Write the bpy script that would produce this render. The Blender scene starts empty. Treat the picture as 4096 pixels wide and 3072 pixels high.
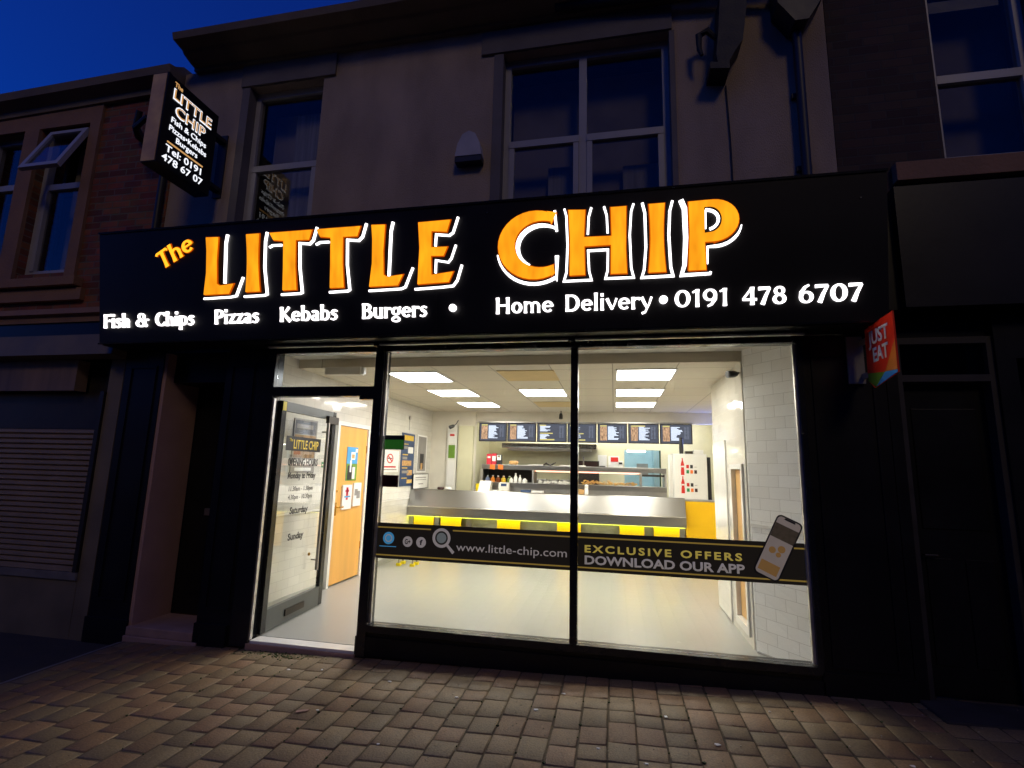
import bpy, bmesh, math, random
from mathutils import Vector, Matrix
random.seed(7)
R = math.radians
scn = bpy.context.scene
COL = scn.collection

# ------------------------------------------------------------------ camera
cd = bpy.data.cameras.new('camera'); cam = bpy.data.objects.new('camera', cd); COL.objects.link(cam)
yaw, pit, rol = R(11.54768), R(9.40697), R(1.454283)
fw0 = Vector((-math.sin(yaw), math.cos(yaw), 0)); rt = Vector((math.cos(yaw), math.sin(yaw), 0)); up0 = Vector((0, 0, 1))
fw = math.cos(pit)*fw0 + math.sin(pit)*up0; up = -math.sin(pit)*fw0 + math.cos(pit)*up0
cr = math.cos(rol)*rt + math.sin(rol)*up; cu = -math.sin(rol)*rt + math.cos(rol)*up
m = Matrix((cr, cu, -fw)).transposed().to_4x4(); m.translation = Vector((0, -4.1, 1.55))
cam.matrix_world = m
cd.sensor_width = 36; cd.lens = 2018.53/4096*36; cd.clip_start = 0.05; cd.clip_end = 2000
scn.camera = cam
scn.render.resolution_x = 1024; scn.render.resolution_y = 768

# ------------------------------------------------------------------ sky, faint street light, exposure
w = bpy.data.worlds.new('World'); scn.world = w; w.use_nodes = True
nt = w.node_tree; nt.nodes.clear()
sky = nt.nodes.new('ShaderNodeTexSky'); sky.sky_type = 'NISHITA'; sky.sun_disc = False
sky.sun_elevation = R(0.4); sky.sun_rotation = R(240); sky.air_density = 1.0; sky.dust_density = 0.2; sky.ozone_density = 8.5
bg = nt.nodes.new('ShaderNodeBackground'); bg.inputs[1].default_value = 0.15
ow = nt.nodes.new('ShaderNodeOutputWorld')
nt.links.new(sky.outputs[0], bg.inputs[0]); nt.links.new(bg.outputs[0], ow.inputs[0])
sd = bpy.data.lights.new('street_light_glow', 'SUN'); sd.energy = 0.055; sd.angle = R(12); sd.color = (1.0, 0.76, 0.42)
so = bpy.data.objects.new('street_light_glow', sd); COL.objects.link(so)
sdir = Vector((-0.42, 1.0, -0.78))
so.rotation_euler = sdir.to_track_quat('-Z', 'Y').to_euler()
scn.view_settings.view_transform = 'Standard'; scn.view_settings.look = 'None'
scn.view_settings.exposure = 2.0; scn.view_settings.gamma = 1.0
scn.render.engine = 'CYCLES'
scn.cycles.max_bounces = 8; scn.cycles.diffuse_bounces = 5; scn.cycles.transparent_max_bounces = 16
scn.cycles.use_denoising = True
scn.cycles.sample_clamp_indirect = 4.0

# ------------------------------------------------------------------ materials
def hexc(r, g, b):
    f = lambda c: ((c/255+0.055)/1.055)**2.4 if c/255 > 0.04045 else c/255/12.92
    return (f(r), f(g), f(b))
class NT:
    def __init__(s, name):
        s.m = bpy.data.materials.new(name); s.m.use_nodes = True; s.t = s.m.node_tree; s.t.nodes.clear()
        s.out = s.n('ShaderNodeOutputMaterial')
    def n(s, t, **k):
        x = s.t.nodes.new(t)
        for a, b in k.items(): setattr(x, a, b)
        return x
    def l(s, a, b): s.t.links.new(a, b)
    def coord(s, swap=None, scale=(1, 1, 1)):
        tc = s.n('ShaderNodeNewGeometry'); o = tc.outputs['Position']
        if swap:
            sp = s.n('ShaderNodeSeparateXYZ'); cb = s.n('ShaderNodeCombineXYZ'); s.l(o, sp.inputs[0])
            for i, ch in enumerate(swap):
                if ch in 'xyz': s.l(sp.outputs['xyz'.index(ch)], cb.inputs[i])
            o = cb.outputs[0]
        mp = s.n('ShaderNodeMapping'); mp.inputs['Scale'].default_value = scale; s.l(o, mp.inputs[0])
        return mp.outputs[0]
def mix_rgb(t, fac, a, b, mode='MIX'):
    x = t.n('ShaderNodeMix', data_type='RGBA', blend_type=mode)
    for sock, v in ((x.inputs[0], fac), (x.inputs[6], a), (x.inputs[7], b)):
        if hasattr(v, 'is_linked'): t.l(v, sock)
        elif isinstance(v, (int, float)): sock.default_value = v
        else: sock.default_value = (*v[:3], 1)
    return x.outputs[2]
def pbr(name, col, rough=0.5, metal=0.0, var=0.12, nscale=6.0, bump=0.0, bscale=60.0, emit=None, es=0.0, coat=0.0, spec=0.5, stretch=(1, 1, 1)):
    t = NT(name); b = t.n('ShaderNodeBsdfPrincipled'); t.l(b.outputs[0], t.out.inputs[0])
    c = t.coord(scale=stretch)
    nz = t.n('ShaderNodeTexNoise'); nz.inputs['Scale'].default_value = nscale; nz.inputs['Detail'].default_value = 6; t.l(c, nz.inputs['Vector'])
    cr_ = t.n('ShaderNodeMapRange'); cr_.inputs[1].default_value = 0.3; cr_.inputs[2].default_value = 0.7; t.l(nz.outputs[0], cr_.inputs[0])
    lo = tuple(v*(1-var) for v in col); hi = tuple(min(1, v*(1+var)) for v in col)
    t.l(mix_rgb(t, cr_.outputs[0], lo, hi), b.inputs['Base Color'])
    b.inputs['Metallic'].default_value = metal; b.inputs['Specular IOR Level'].default_value = spec
    rr = t.n('ShaderNodeMapRange'); rr.inputs[3].default_value = max(0.02, rough*0.8); rr.inputs[4].default_value = min(1, rough*1.2)
    t.l(nz.outputs[0], rr.inputs[0]); t.l(rr.outputs[0], b.inputs['Roughness'])
    if coat: b.inputs['Coat Weight'].default_value = coat
    if bump:
        n2 = t.n('ShaderNodeTexNoise'); n2.inputs['Scale'].default_value = bscale; n2.inputs['Detail'].default_value = 4; t.l(c, n2.inputs['Vector'])
        bp = t.n('ShaderNodeBump'); bp.inputs['Strength'].default_value = bump; bp.inputs['Distance'].default_value = 0.01
        t.l(n2.outputs[0], bp.inputs['Height']); t.l(bp.outputs[0], b.inputs['Normal'])
    if emit:
        b.inputs['Emission Color'].default_value = (*emit, 1); b.inputs['Emission Strength'].default_value = es*0.25
    return t.m
EM = 0.25
def emis(name, col, s, vary=0.0, scale=3.0):
    s = s*EM
    t = NT(name); e = t.n('ShaderNodeEmission'); t.l(e.outputs[0], t.out.inputs[0])
    e.inputs[1].default_value = s; e.inputs[0].default_value = (*col, 1)
    if vary:
        nz = t.n('ShaderNodeTexNoise'); nz.inputs['Scale'].default_value = scale; t.l(t.coord(scale=(2.2, 1, 0.6)), nz.inputs['Vector'])
        rr = t.n('ShaderNodeMapRange'); rr.inputs[1].default_value = 0.3; rr.inputs[2].default_value = 0.7; rr.inputs[3].default_value = s*(1-vary); rr.inputs[4].default_value = s*(1+vary)
        t.l(nz.outputs[0], rr.inputs[0]); t.l(rr.outputs[0], e.inputs[1])
    return t.m
def bricks(name, swap, c1, c2, mortar, bw, rh, ms, rough=0.6, bump=0.3, offset=0.5, gloss_joint=False, var=0.25, off=(0, 0, 0), tile_tilt=0.0):
    t = NT(name); b = t.n('ShaderNodeBsdfPrincipled'); t.l(b.outputs[0], t.out.inputs[0])
    c = t.coord(swap)
    ad = t.n('ShaderNodeVectorMath', operation='ADD'); ad.inputs[1].default_value = off; t.l(c, ad.inputs[0]); c = ad.outputs[0]
    br = t.n('ShaderNodeTexBrick'); br.offset = offset
    br.inputs['Color1'].default_value = (*c1, 1); br.inputs['Color2'].default_value = (*c2, 1); br.inputs['Mortar'].default_value = (*mortar, 1)
    br.inputs['Scale'].default_value = 1; br.inputs['Brick Width'].default_value = bw; br.inputs['Row Height'].default_value = rh
    br.inputs['Mortar Size'].default_value = ms; br.inputs['Mortar Smooth'].default_value = 0.2; br.inputs['Bias'].default_value = 0.0
    t.l(c, br.inputs['Vector'])
    nz = t.n('ShaderNodeTexNoise'); nz.inputs['Scale'].default_value = 5; nz.inputs['Detail'].default_value = 8; t.l(c, nz.inputs['Vector'])
    col = mix_rgb(t, var, br.outputs['Color'], nz.outputs['Color'], 'OVERLAY') if var else br.outputs['Color']
    t.l(col, b.inputs['Base Color']); b.inputs['Roughness'].default_value = rough
    if var == 0:
        rr = t.n('ShaderNodeMapRange'); rr.inputs[3].default_value = rough; rr.inputs[4].default_value = 0.7
        t.l(br.outputs['Fac'], rr.inputs[0]); t.l(rr.outputs[0], b.inputs['Roughness'])
    n2 = t.n('ShaderNodeTexNoise'); n2.inputs['Scale'].default_value = 3 if tile_tilt else 70; t.l(c, n2.inputs['Vector'])
    ma = t.n('ShaderNodeMath', operation='MULTIPLY_ADD'); ma.inputs[1].default_value = -1.0; t.l(br.outputs['Fac'], ma.inputs[0])
    sc = t.n('ShaderNodeMath', operation='MULTIPLY'); sc.inputs[1].default_value = tile_tilt if tile_tilt else 0.4; t.l(n2.outputs[0], sc.inputs[0]); t.l(sc.outputs[0], ma.inputs[2])
    bp = t.n('ShaderNodeBump'); bp.inputs['Strength'].default_value = bump; bp.inputs['Distance'].default_value = 0.006
    t.l(ma.outputs[0], bp.inputs['Height']); t.l(bp.outputs[0], b.inputs['Normal'])
    if tile_tilt:
        sc.inputs[1].default_value = 0.15
        b2 = t.n('ShaderNodeTexBrick'); b2.offset = offset; b2.inputs['Color1'].default_value = (0, 0, 0, 1); b2.inputs['Color2'].default_value = (1, 1, 1, 1); b2.inputs['Mortar'].default_value = (0.5, 0.5, 0.5, 1)
        for a_ in ('Scale', 'Brick Width', 'Row Height'): b2.inputs[a_].default_value = br.inputs[a_].default_value
        b2.inputs['Mortar Size'].default_value = 0.0; t.l(c, b2.inputs['Vector'])
        wn = t.n('ShaderNodeTexWhiteNoise', noise_dimensions='1D'); sx = t.n('ShaderNodeSeparateColor'); t.l(b2.outputs['Color'], sx.inputs[0]); t.l(sx.outputs[0], wn.inputs['W'])
        s1 = t.n('ShaderNodeVectorMath', operation='SUBTRACT'); s1.inputs[1].default_value = (0.5, 0.5, 0.5); t.l(wn.outputs['Color'], s1.inputs[0])
        s2 = t.n('ShaderNodeVectorMath', operation='SCALE'); s2.inputs['Scale'].default_value = 0.035; t.l(s1.outputs[0], s2.inputs[0])
        s3 = t.n('ShaderNodeVectorMath', operation='ADD'); t.l(bp.outputs[0], s3.inputs[0]); t.l(s2.outputs[0], s3.inputs[1])
        s4 = t.n('ShaderNodeVectorMath', operation='NORMALIZE'); t.l(s3.outputs[0], s4.inputs[0]); t.l(s4.outputs[0], b.inputs['Normal'])
    return t.m
def glass(name, tint=(0.96, 0.98, 0.97), refl=1.0):
    t = NT(name); tr = t.n('ShaderNodeBsdfTransparent'); tr.inputs[0].default_value = (*tint, 1)
    g = t.n('ShaderNodeBsdfGlossy'); g.inputs['Roughness'].default_value = 0.01; g.inputs[0].default_value = (refl, refl, refl, 1)
    ge = t.n('ShaderNodeNewGeometry'); dt = t.n('ShaderNodeVectorMath', operation='DOT_PRODUCT'); t.l(ge.outputs['Incoming'], dt.inputs[0]); t.l(ge.outputs['Normal'], dt.inputs[1])
    ab = t.n('ShaderNodeMath', operation='ABSOLUTE'); t.l(dt.outputs['Value'], ab.inputs[0])
    om = t.n('ShaderNodeMath', operation='SUBTRACT'); om.inputs[0].default_value = 1.0; t.l(ab.outputs[0], om.inputs[1])
    pw = t.n('ShaderNodeMath', operation='POWER'); pw.inputs[1].default_value = 5.0; t.l(om.outputs[0], pw.inputs[0])
    fr = t.n('ShaderNodeMath', operation='MULTIPLY_ADD'); fr.inputs[1].default_value = 0.96; fr.inputs[2].default_value = 0.04; t.l(pw.outputs[0], fr.inputs[0])
    mx = t.n('ShaderNodeMixShader'); t.l(fr.outputs[0], mx.inputs[0]); t.l(tr.outputs[0], mx.inputs[1]); t.l(g.outputs[0], mx.inputs[2]); t.l(mx.outputs[0], t.out.inputs[0])
    return t.m

M = {}
M['black_paint'] = pbr('black_paint', (0.008, 0.008, 0.009), 0.38, var=0.3, nscale=3, bump=0.04, bscale=25, spec=0.3)
M['black_panel'] = pbr('black_panel', (0.009, 0.008, 0.008), 0.42, var=0.2, nscale=2, spec=0.35)
M['alu_black'] = pbr('alu_black', (0.012, 0.013, 0.015), 0.25, 0.0, var=0.2)
M['alu_grey'] = pbr('alu_grey', (0.10, 0.11, 0.11), 0.35, 0.3, var=0.1)
M['alu_raw'] = pbr('alu_raw', (0.62, 0.60, 0.56), 0.4, 0.6, var=0.25, nscale=12)
M['render_wall'] = pbr('render_wall', hexc(178, 156, 134), 0.9, var=0.24, nscale=1.3, bump=1.0, bscale=85, stretch=(1.6, 1, 0.7))
M['painted_stone'] = pbr('painted_stone', hexc(112, 104, 100), 0.75, var=0.2, nscale=3, bump=0.3, bscale=40)
M['cornice_stone'] = pbr('cornice_stone', hexc(128, 112, 92), 0.85, var=0.2, nscale=2, bump=0.4, bscale=30)
M['dim_paint'] = pbr('dim_paint', (0.035, 0.03, 0.028), 0.6, var=0.3)
M['upvc_aged'] = pbr('upvc_aged', hexc(185, 180, 178), 0.5, var=0.1)
M['upvc'] = pbr('upvc', hexc(172, 168, 166), 0.4, var=0.05)
M['brick_wall'] = bricks('brick_wall', 'xz', hexc(150, 88, 56), hexc(98, 54, 38), hexc(118, 98, 78), 0.225, 0.075, 0.008, 0.85, 0.9, var=0.7)
M['brick_dark'] = bricks('brick_dark', 'xz', hexc(80, 62, 48), hexc(60, 44, 36), hexc(66, 58, 50), 0.225, 0.075, 0.006, 0.9, 0.6)
M['brick_stone'] = pbr('brick_stone', hexc(150, 112, 82), 0.85, var=0.18, nscale=3, bump=0.4, bscale=40)
M['cream_panel'] = pbr('cream_panel', hexc(120, 106, 84), 0.6, var=0.25, nscale=2.5, bump=0.1)
M['stone_step'] = pbr('stone_step', hexc(172, 138, 122), 0.8, var=0.15, nscale=5, bump=0.3, bscale=50)
M['reveal_paint'] = pbr('reveal_paint', hexc(190, 150, 130), 0.8, var=0.1, nscale=3, bump=0.4, bscale=90)
M['shutter'] = pbr('shutter', hexc(165, 142, 118), 0.5, 0.3, var=0.12, nscale=3)
M['asphalt'] = pbr('asphalt', (0.050, 0.038, 0.026), 0.85, var=0.3, nscale=9, bump=0.6, bscale=160)
M['joint_sand'] = pbr('joint_sand', hexc(84, 70, 46), 0.95, var=0.4, nscale=12, bump=0.5, bscale=120)
M['kerb'] = pbr('kerb', hexc(120, 112, 105), 0.6, var=0.2, nscale=6, bump=0.3)
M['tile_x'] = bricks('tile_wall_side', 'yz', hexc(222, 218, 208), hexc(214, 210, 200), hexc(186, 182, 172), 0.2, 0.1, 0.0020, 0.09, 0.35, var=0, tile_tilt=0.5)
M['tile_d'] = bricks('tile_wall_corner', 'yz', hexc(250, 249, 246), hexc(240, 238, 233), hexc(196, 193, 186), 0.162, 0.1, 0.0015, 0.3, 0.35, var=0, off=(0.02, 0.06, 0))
M['white_wall'] = pbr('white_wall', hexc(228, 222, 208), 0.55, var=0.04)
M['cream_wall'] = pbr('cream_wall', hexc(212, 208, 176), 0.5, var=0.05)
M['ceiling_tile'] = bricks('ceiling_tile', 'xy', hexc(218, 210, 192), hexc(212, 204, 186), hexc(160, 152, 136), 0.64, 0.656, 0.006, 0.8, 0.2, offset=0.0, var=0.05, off=(0.011+6.4, -0.55+6.56, 0))
M['ceiling_yellowed'] = pbr('ceiling_yellowed', hexc(214, 190, 140), 0.8, var=0.06)
M['white_matt'] = pbr('white_matt', hexc(225, 220, 208), 0.6, var=0.04)
M['white_gloss'] = pbr('white_gloss', hexc(232, 230, 224), 0.25, var=0.03)
M['floor_vinyl'] = pbr('floor_vinyl', hexc(164, 164, 160), 0.3, var=0.05, nscale=1.5, bump=0.05, bscale=200)
M['steel'] = pbr('steel', (0.37, 0.36, 0.345), 0.3, 1.0, var=0.03, nscale=1.2, bump=0.0)
M['steel_bright'] = pbr('steel_bright', (0.75, 0.73, 0.70), 0.2, 1.0, var=0.03)
M['steel_dull'] = pbr('steel_dull', (0.48, 0.46, 0.43), 0.42, 1.0, var=0.15, nscale=5)
M['dark_metal'] = pbr('dark_metal', (0.034, 0.027, 0.020), 0.45, 0.3, var=0.3)
M['iron'] = pbr('iron', (0.02, 0.019, 0.02), 0.6, 0.2, var=0.3, nscale=10, bump=0.3)
M['pipe_paint'] = pbr('pipe_paint', (0.02, 0.02, 0.024), 0.5, var=0.2)
M['yellow_panel'] = pbr('yellow_panel', hexc(250, 196, 8), 0.35, var=0.04)
M['yellow_plastic'] = pbr('yellow_plastic', hexc(245, 220, 10), 0.35, var=0.04)
M['wood'] = pbr('oak_veneer', hexc(226, 170, 88), 0.4, var=0.09, nscale=8, stretch=(1, 1, 0.12))
M['wood_pale'] = pbr('oak_pale', hexc(222, 176, 112), 0.4, var=0.09, nscale=8, stretch=(1, 1, 0.12))
M['brass'] = pbr('brass', hexc(210, 165, 70), 0.25, 1.0)
M['black_plastic'] = pbr('black_plastic', (0.02, 0.02, 0.02), 0.35)
M['red'] = pbr('red_print', hexc(205, 40, 30), 0.5)
M['red_box'] = pbr('red_card', hexc(200, 40, 60), 0.5)
M['orange_card'] = pbr('orange_card', hexc(240, 120, 40), 0.6)
M['white_card'] = pbr('white_card', hexc(236, 234, 230), 0.6, var=0.02)
M['grey_card'] = pbr('grey_card', hexc(150, 146, 142), 0.6, var=0.1)
M['dark_card'] = pbr('dark_card', (0.02, 0.02, 0.024), 0.5)
M['blue_card'] = pbr('blue_card', hexc(52, 74, 112), 0.5)
M['sky_card'] = pbr('sky_card', hexc(80, 160, 215), 0.5)
M['green_card'] = pbr('green_card', hexc(110, 150, 50), 0.5)
M['green_sign'] = pbr('green_sign', hexc(20, 130, 70), 0.5)
M['green_dark'] = pbr('green_dark', hexc(38, 84, 34), 0.4)
M['maroon'] = pbr('maroon', (0.035, 0.006, 0.004), 0.3)
M['tan_card'] = pbr('tan_card', hexc(205, 160, 100), 0.6, var=0.3, nscale=30)
M['name_board'] = pbr('name_board', hexc(130, 105, 85), 0.6, var=0.4, nscale=2, stretch=(3, 1, 0.3))
M['dark_print'] = pbr('dark_print', hexc(90, 92, 100), 0.5, var=0.5, nscale=14)
M['brown_print'] = pbr('brown_print', hexc(150, 118, 80), 0.5, var=0.5, nscale=14)
M['food'] = pbr('food', hexc(235, 190, 110), 0.7, var=0.3, nscale=40, bump=0.8, bscale=60)
M['gold'] = pbr('gold_vinyl', hexc(150, 118, 40), 0.45, emit=(0.42, 0.28, 0.06), es=0.35)  # gold and coloured vinyls: faint emission stands in for shop light through the film
M['vinyl_black_glow'] = pbr('vinyl_black_glow', (0.013, 0.011, 0.010), 0.4, emit=(0.5, 0.4, 0.3), es=0.012)  # slight emission imitates shop light leaking through the black film
M['vinyl_grey_glow'] = pbr('vinyl_grey_glow', hexc(180, 170, 165), 0.5, emit=(0.62, 0.55, 0.52), es=0.24)
M['vinyl_blue_glow'] = pbr('vinyl_blue_glow', hexc(60, 140, 190), 0.5, emit=(0.06, 0.28, 0.52), es=0.5)
M['vinyl_yellow_glow'] = pbr('vinyl_yellow_glow', hexc(200, 170, 50), 0.5, emit=(0.62, 0.48, 0.10), es=0.4)
M['vinyl_dark'] = pbr('vinyl_dark_print', (0.04, 0.035, 0.03), 0.5)
M['shop_glass'] = glass('shop_glass', (0.97, 0.98, 0.97), 1.3)
M['dark_glass'] = glass('window_glass', (0.82, 0.82, 0.80), 0.7)
M['amber'] = emis('amber_lit', (1.0, 0.345, 0.010), 1.2, 0.26, 5)
M['amber_edge'] = emis('amber_edge', (1.0, 0.13, 0.0), 0.55)
M['amber_soft'] = emis('amber_soft', (1.0, 0.42, 0.02), 1.7)
M['white_lit'] = emis('white_lit', (1.0, 0.95, 0.97), 3.2)
M['white_lit2'] = emis('white_lit_small', (0.9, 0.92, 1.0), 1.25)
M['amber_dim'] = emis('amber_dim', (0.85, 0.45, 0.16), 0.75)
M['panel_light'] = emis('panel_light', (1.0, 0.945, 0.84), 26.0)
M['panel_cool'] = emis('panel_light_cool', (0.92, 0.95, 1.0), 26.0)
M['screen_dark'] = emis('menu_dark', (0.12, 0.13, 0.17), 1.0)
M['screen_white'] = emis('menu_white', (0.75, 0.82, 0.98), 1.8)
M['screen_grey'] = emis('menu_grey', (0.35, 0.38, 0.5), 0.8)
M['screen_yellow'] = emis('menu_yellow', (0.95, 0.8, 0.3), 0.9)
M['screen_food'] = emis('menu_food', (0.85, 0.52, 0.32), 0.8, 0.6, 45)
M['lime_led'] = emis('lime_led', (0.80, 0.85, 0.06), 11)
M['heat_lamp'] = emis('heat_lamp', (1.0, 0.42, 0.28), 4.5)
M['blue_lamp'] = emis('blue_lamp', (0.15, 0.25, 1.0), 20.0)
M['tube_white'] = emis('tube_white', (1, 0.97, 0.9), 40.0)

# ------------------------------------------------------------------ mesh helpers
SPLIT = {'pilaster', 'window_blind', 'lintel', 'plinth', 'reveal', 'pilaster_moulding', 'glazing_bead', 'bottom_rail', 'stile', 'rail', 'fixing_screw', 'sill', 'pipe_bracket', 'curtain', 'yellowed_tile', 'divider', 'hinge', 'side_wall', 'transom_panel', 'window_surround', 'skirting', 'dado_trim', 'door_panel', 'wall_return', 'white_wall'}
class MB:
    def __init__(s): s.b = bmesh.new()
    def box(s, x0, x1, y0, y1, z0, z1, bev=0.0):
        vs = [s.b.verts.new(p) for p in ((x0,y0,z0),(x1,y0,z0),(x1,y1,z0),(x0,y1,z0),(x0,y0,z1),(x1,y0,z1),(x1,y1,z1),(x0,y1,z1))]
        fs = [s.b.faces.new([vs[i] for i in q]) for q in ((3,2,1,0),(4,5,6,7),(0,1,5,4),(1,2,6,5),(2,3,7,6),(3,0,4,7))]
        if bev: bmesh.ops.bevel(s.b, geom=list({e for f in fs for e in f.edges}), offset=bev, segments=2, affect='EDGES', profile=0.7)
        return s
    def quad(s, *ps):
        s.b.faces.new([s.b.verts.new(p) for p in ps]); return s
    def prism(s, pts, O, u, v, d):
        # polygon pts (2D) on plane O,u,v extruded along vector d
        O, u, v, d = Vector(O), Vector(u), Vector(v), Vector(d)
        a = [s.b.verts.new(O+u*p[0]+v*p[1]) for p in pts]; c = [s.b.verts.new(O+u*p[0]+v*p[1]+d) for p in pts]
        n = len(pts)
        s.b.faces.new(a[::-1]); s.b.faces.new(c)
        for i in range(n): s.b.faces.new((a[i], a[(i+1)%n], c[(i+1)%n], c[i]))
        return s
    def tube(s, pts, r, n=8, close=True):
        pts = [Vector(p) for p in pts]; rs = r if isinstance(r, (list, tuple)) else [r]*len(pts); rings = []
        for i, p in enumerate(pts):
            t = (pts[min(i+1, len(pts)-1)]-pts[max(i-1, 0)]).normalized()
            a = t.orthogonal().normalized() if i == 0 else (a-t*a.dot(t)).normalized()
            bb = t.cross(a)
            rings.append([s.b.verts.new(p+(a*math.cos(k*2*math.pi/n)+bb*math.sin(k*2*math.pi/n))*rs[i]) for k in range(n)])
        for q0, q1 in zip(rings, rings[1:]):
            for k in range(n): s.b.faces.new((q0[k], q0[(k+1)%n], q1[(k+1)%n], q1[k]))
        if close: s.b.faces.new(rings[0][::-1]); s.b.faces.new(rings[-1])
        return s
    def lathe(s, c, prof, n=16):
        c = Vector(c); rings = []
        for (r, z) in prof: rings.append([s.b.verts.new(c+Vector((r*math.cos(k*2*math.pi/n), r*math.sin(k*2*math.pi/n), z))) for k in range(n)])
        for q0, q1 in zip(rings, rings[1:]):
            for k in range(n): s.b.faces.new((q0[k], q0[(k+1)%n], q1[(k+1)%n], q1[k]))
        s.b.faces.new(rings[0][::-1]); s.b.faces.new(rings[-1]); return s
    def disc(s, O, u, v, r, d, n=28, r2=None):
        if r2 is None: return s.prism([(r*math.cos(k*2*math.pi/n), r*math.sin(k*2*math.pi/n)) for k in range(n)], O, u, v, d)
        for k in range(n):
            a0, a1 = k*2*math.pi/n, (k+1)*2*math.pi/n
            s.prism([(r2*math.cos(a0), r2*math.sin(a0)), (r*math.cos(a0), r*math.sin(a0)), (r*math.cos(a1), r*math.sin(a1)), (r2*math.cos(a1), r2*math.sin(a1))], O, u, v, d)
        return s
    def ribbon(s, pts, wd, O, u, v, d):
        # polyline with flat width on plane, mitred
        P = [Vector(p) for p in pts]; L = []; Rr = []
        ws = wd if isinstance(wd, (list, tuple)) else [wd]*len(P)
        for i, p in enumerate(P):
            a = (P[i]-P[i-1]).normalized() if i else (P[1]-P[0]).normalized()
            c = (P[i+1]-P[i]).normalized() if i < len(P)-1 else a
            nn = Vector((-(a+c).y, (a+c).x))
            nn = nn.normalized() if nn.length > 1e-6 else Vector((-a.y, a.x))
            k = 1/max(0.45, nn.dot(Vector((-a.y, a.x)))); L.append(p+nn*ws[i]/2*k); Rr.append(p-nn*ws[i]/2*k)
        for i in range(len(P)-1): s.prism([tuple(Rr[i]), tuple(Rr[i+1]), tuple(L[i+1]), tuple(L[i])], O, u, v, d)
        return s
    def build(s, name, mat, parent=None, smooth=False):
        if name in SPLIT:
            seen = set(); isl = []
            for v in s.b.verts:
                if v in seen: continue
                st_, cur = [v], []
                seen.add(v)
                while st_:
                    q = st_.pop(); cur.append(q)
                    for e_ in q.link_edges:
                        o_ = e_.other_vert(q)
                        if o_ not in seen: seen.add(o_); st_.append(o_)
                isl.append(cur)
            if len(isl) > 1:
                ob = None
                for cur in isl:
                    nb = MB(); mp = {}
                    for v in cur: mp[v] = nb.b.verts.new(v.co)
                    for f in {f for v in cur for f in v.link_faces}: nb.b.faces.new([mp[v] for v in f.verts])
                    ob = nb.build1(name, mat, parent, smooth)
                s.b.free(); return ob
        return s.build1(name, mat, parent, smooth)
    def build1(s, name, mat, parent=None, smooth=False):
        me = bpy.data.meshes.new(name)
        if parent is not None:
            o = Vector((0, 0, 0)); q = parent
            while q is not None: o += q.location; q = q.parent
            bmesh.ops.translate(s.b, verts=s.b.verts, vec=-o)
        bmesh.ops.recalc_face_normals(s.b, faces=s.b.faces)
        s.b.to_mesh(me); s.b.free()
        me.materials.append(M[mat] if isinstance(mat, str) else mat)
        if smooth:
            for p in me.polygons: p.use_smooth = True
            try: me.set_sharp_from_angle(angle=R(40))
            except Exception: pass
        ob = bpy.data.objects.new(name, me); COL.objects.link(ob)
        if parent is not None: ob.parent = parent
        return ob
def tag(o, label=None, cat=None, group=None, kind=None):
    if label: o['label'] = label
    if cat: o['category'] = cat
    if group: o['group'] = group
    if kind: o['kind'] = kind
    return o
def thing(name, loc, label, cat, group=None):
    o = bpy.data.objects.new(name, None); COL.objects.link(o); o.location = loc; o.empty_display_size = 0.1
    return tag(o, label, cat, group)
def box1(name, mat, parent, *a, **k): return MB().box(*a, **k).build(name, mat, parent)

_cap = {}
def text_mb(mb, s, x0, x1, z0, cap, O, u, v, d, bold=0.0, shear=0.0, fit='x', spacing=1.0):
    cu_ = bpy.data.curves.new('t', 'FONT'); cu_.body = s; cu_.size = 1; cu_.offset = bold; cu_.resolution_u = 3; cu_.shear = shear; cu_.space_character = spacing
    ob = bpy.data.objects.new('t', cu_); COL.objects.link(ob)
    key = (bold,)
    if key not in _cap:
        c2 = bpy.data.curves.new('h', 'FONT'); c2.body = 'H'; c2.size = 1; c2.offset = bold
        o2 = bpy.data.objects.new('h', c2); COL.objects.link(o2); dg = bpy.context.evaluated_depsgraph_get()
        mm = bpy.data.meshes.new_from_object(o2.evaluated_get(dg)); ys = [q.co.y for q in mm.vertices]; _cap[key] = (min(ys), max(ys))
        bpy.data.objects.remove(o2); bpy.data.curves.remove(c2); bpy.data.meshes.remove(mm)
    dg = bpy.context.evaluated_depsgraph_get()
    me = bpy.data.meshes.new_from_object(ob.evaluated_get(dg))
    bpy.data.objects.remove(ob); bpy.data.curves.remove(cu_)
    xs = [q.co.x for q in me.vertices]
    if not xs: return
    lo, hi = _cap[key]; sy = cap/(hi-lo); sx = (x1-x0)/(max(xs)-min(xs)) if x1 is not None else sy
    O, u, v, d = Vector(O), Vector(u), Vector(v), Vector(d); mx = min(xs)
    tb = bmesh.new(); tb.from_mesh(me); bpy.data.meshes.remove(me)
    for q in tb.verts:
        q.co = O+u*(x0+(q.co.x-mx)*sx)+v*(z0+(q.co.y-lo)*sy)
    r = bmesh.ops.extrude_face_region(tb, geom=tb.faces[:])
    bmesh.ops.translate(tb, verts=[e for e in r['geom'] if isinstance(e, bmesh.types.BMVert)], vec=d)
    tm = bpy.data.meshes.new('tmp'); tb.to_mesh(tm); tb.free(); mb.b.from_mesh(tm); bpy.data.meshes.remove(tm)

X, Y, Z = Vector((1, 0, 0)), Vector((0, 1, 0)), Vector((0, 0, 1))

# ================================================================== SETTING
def gz(x): return 0.024*(x+1.9)-0.005
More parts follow.
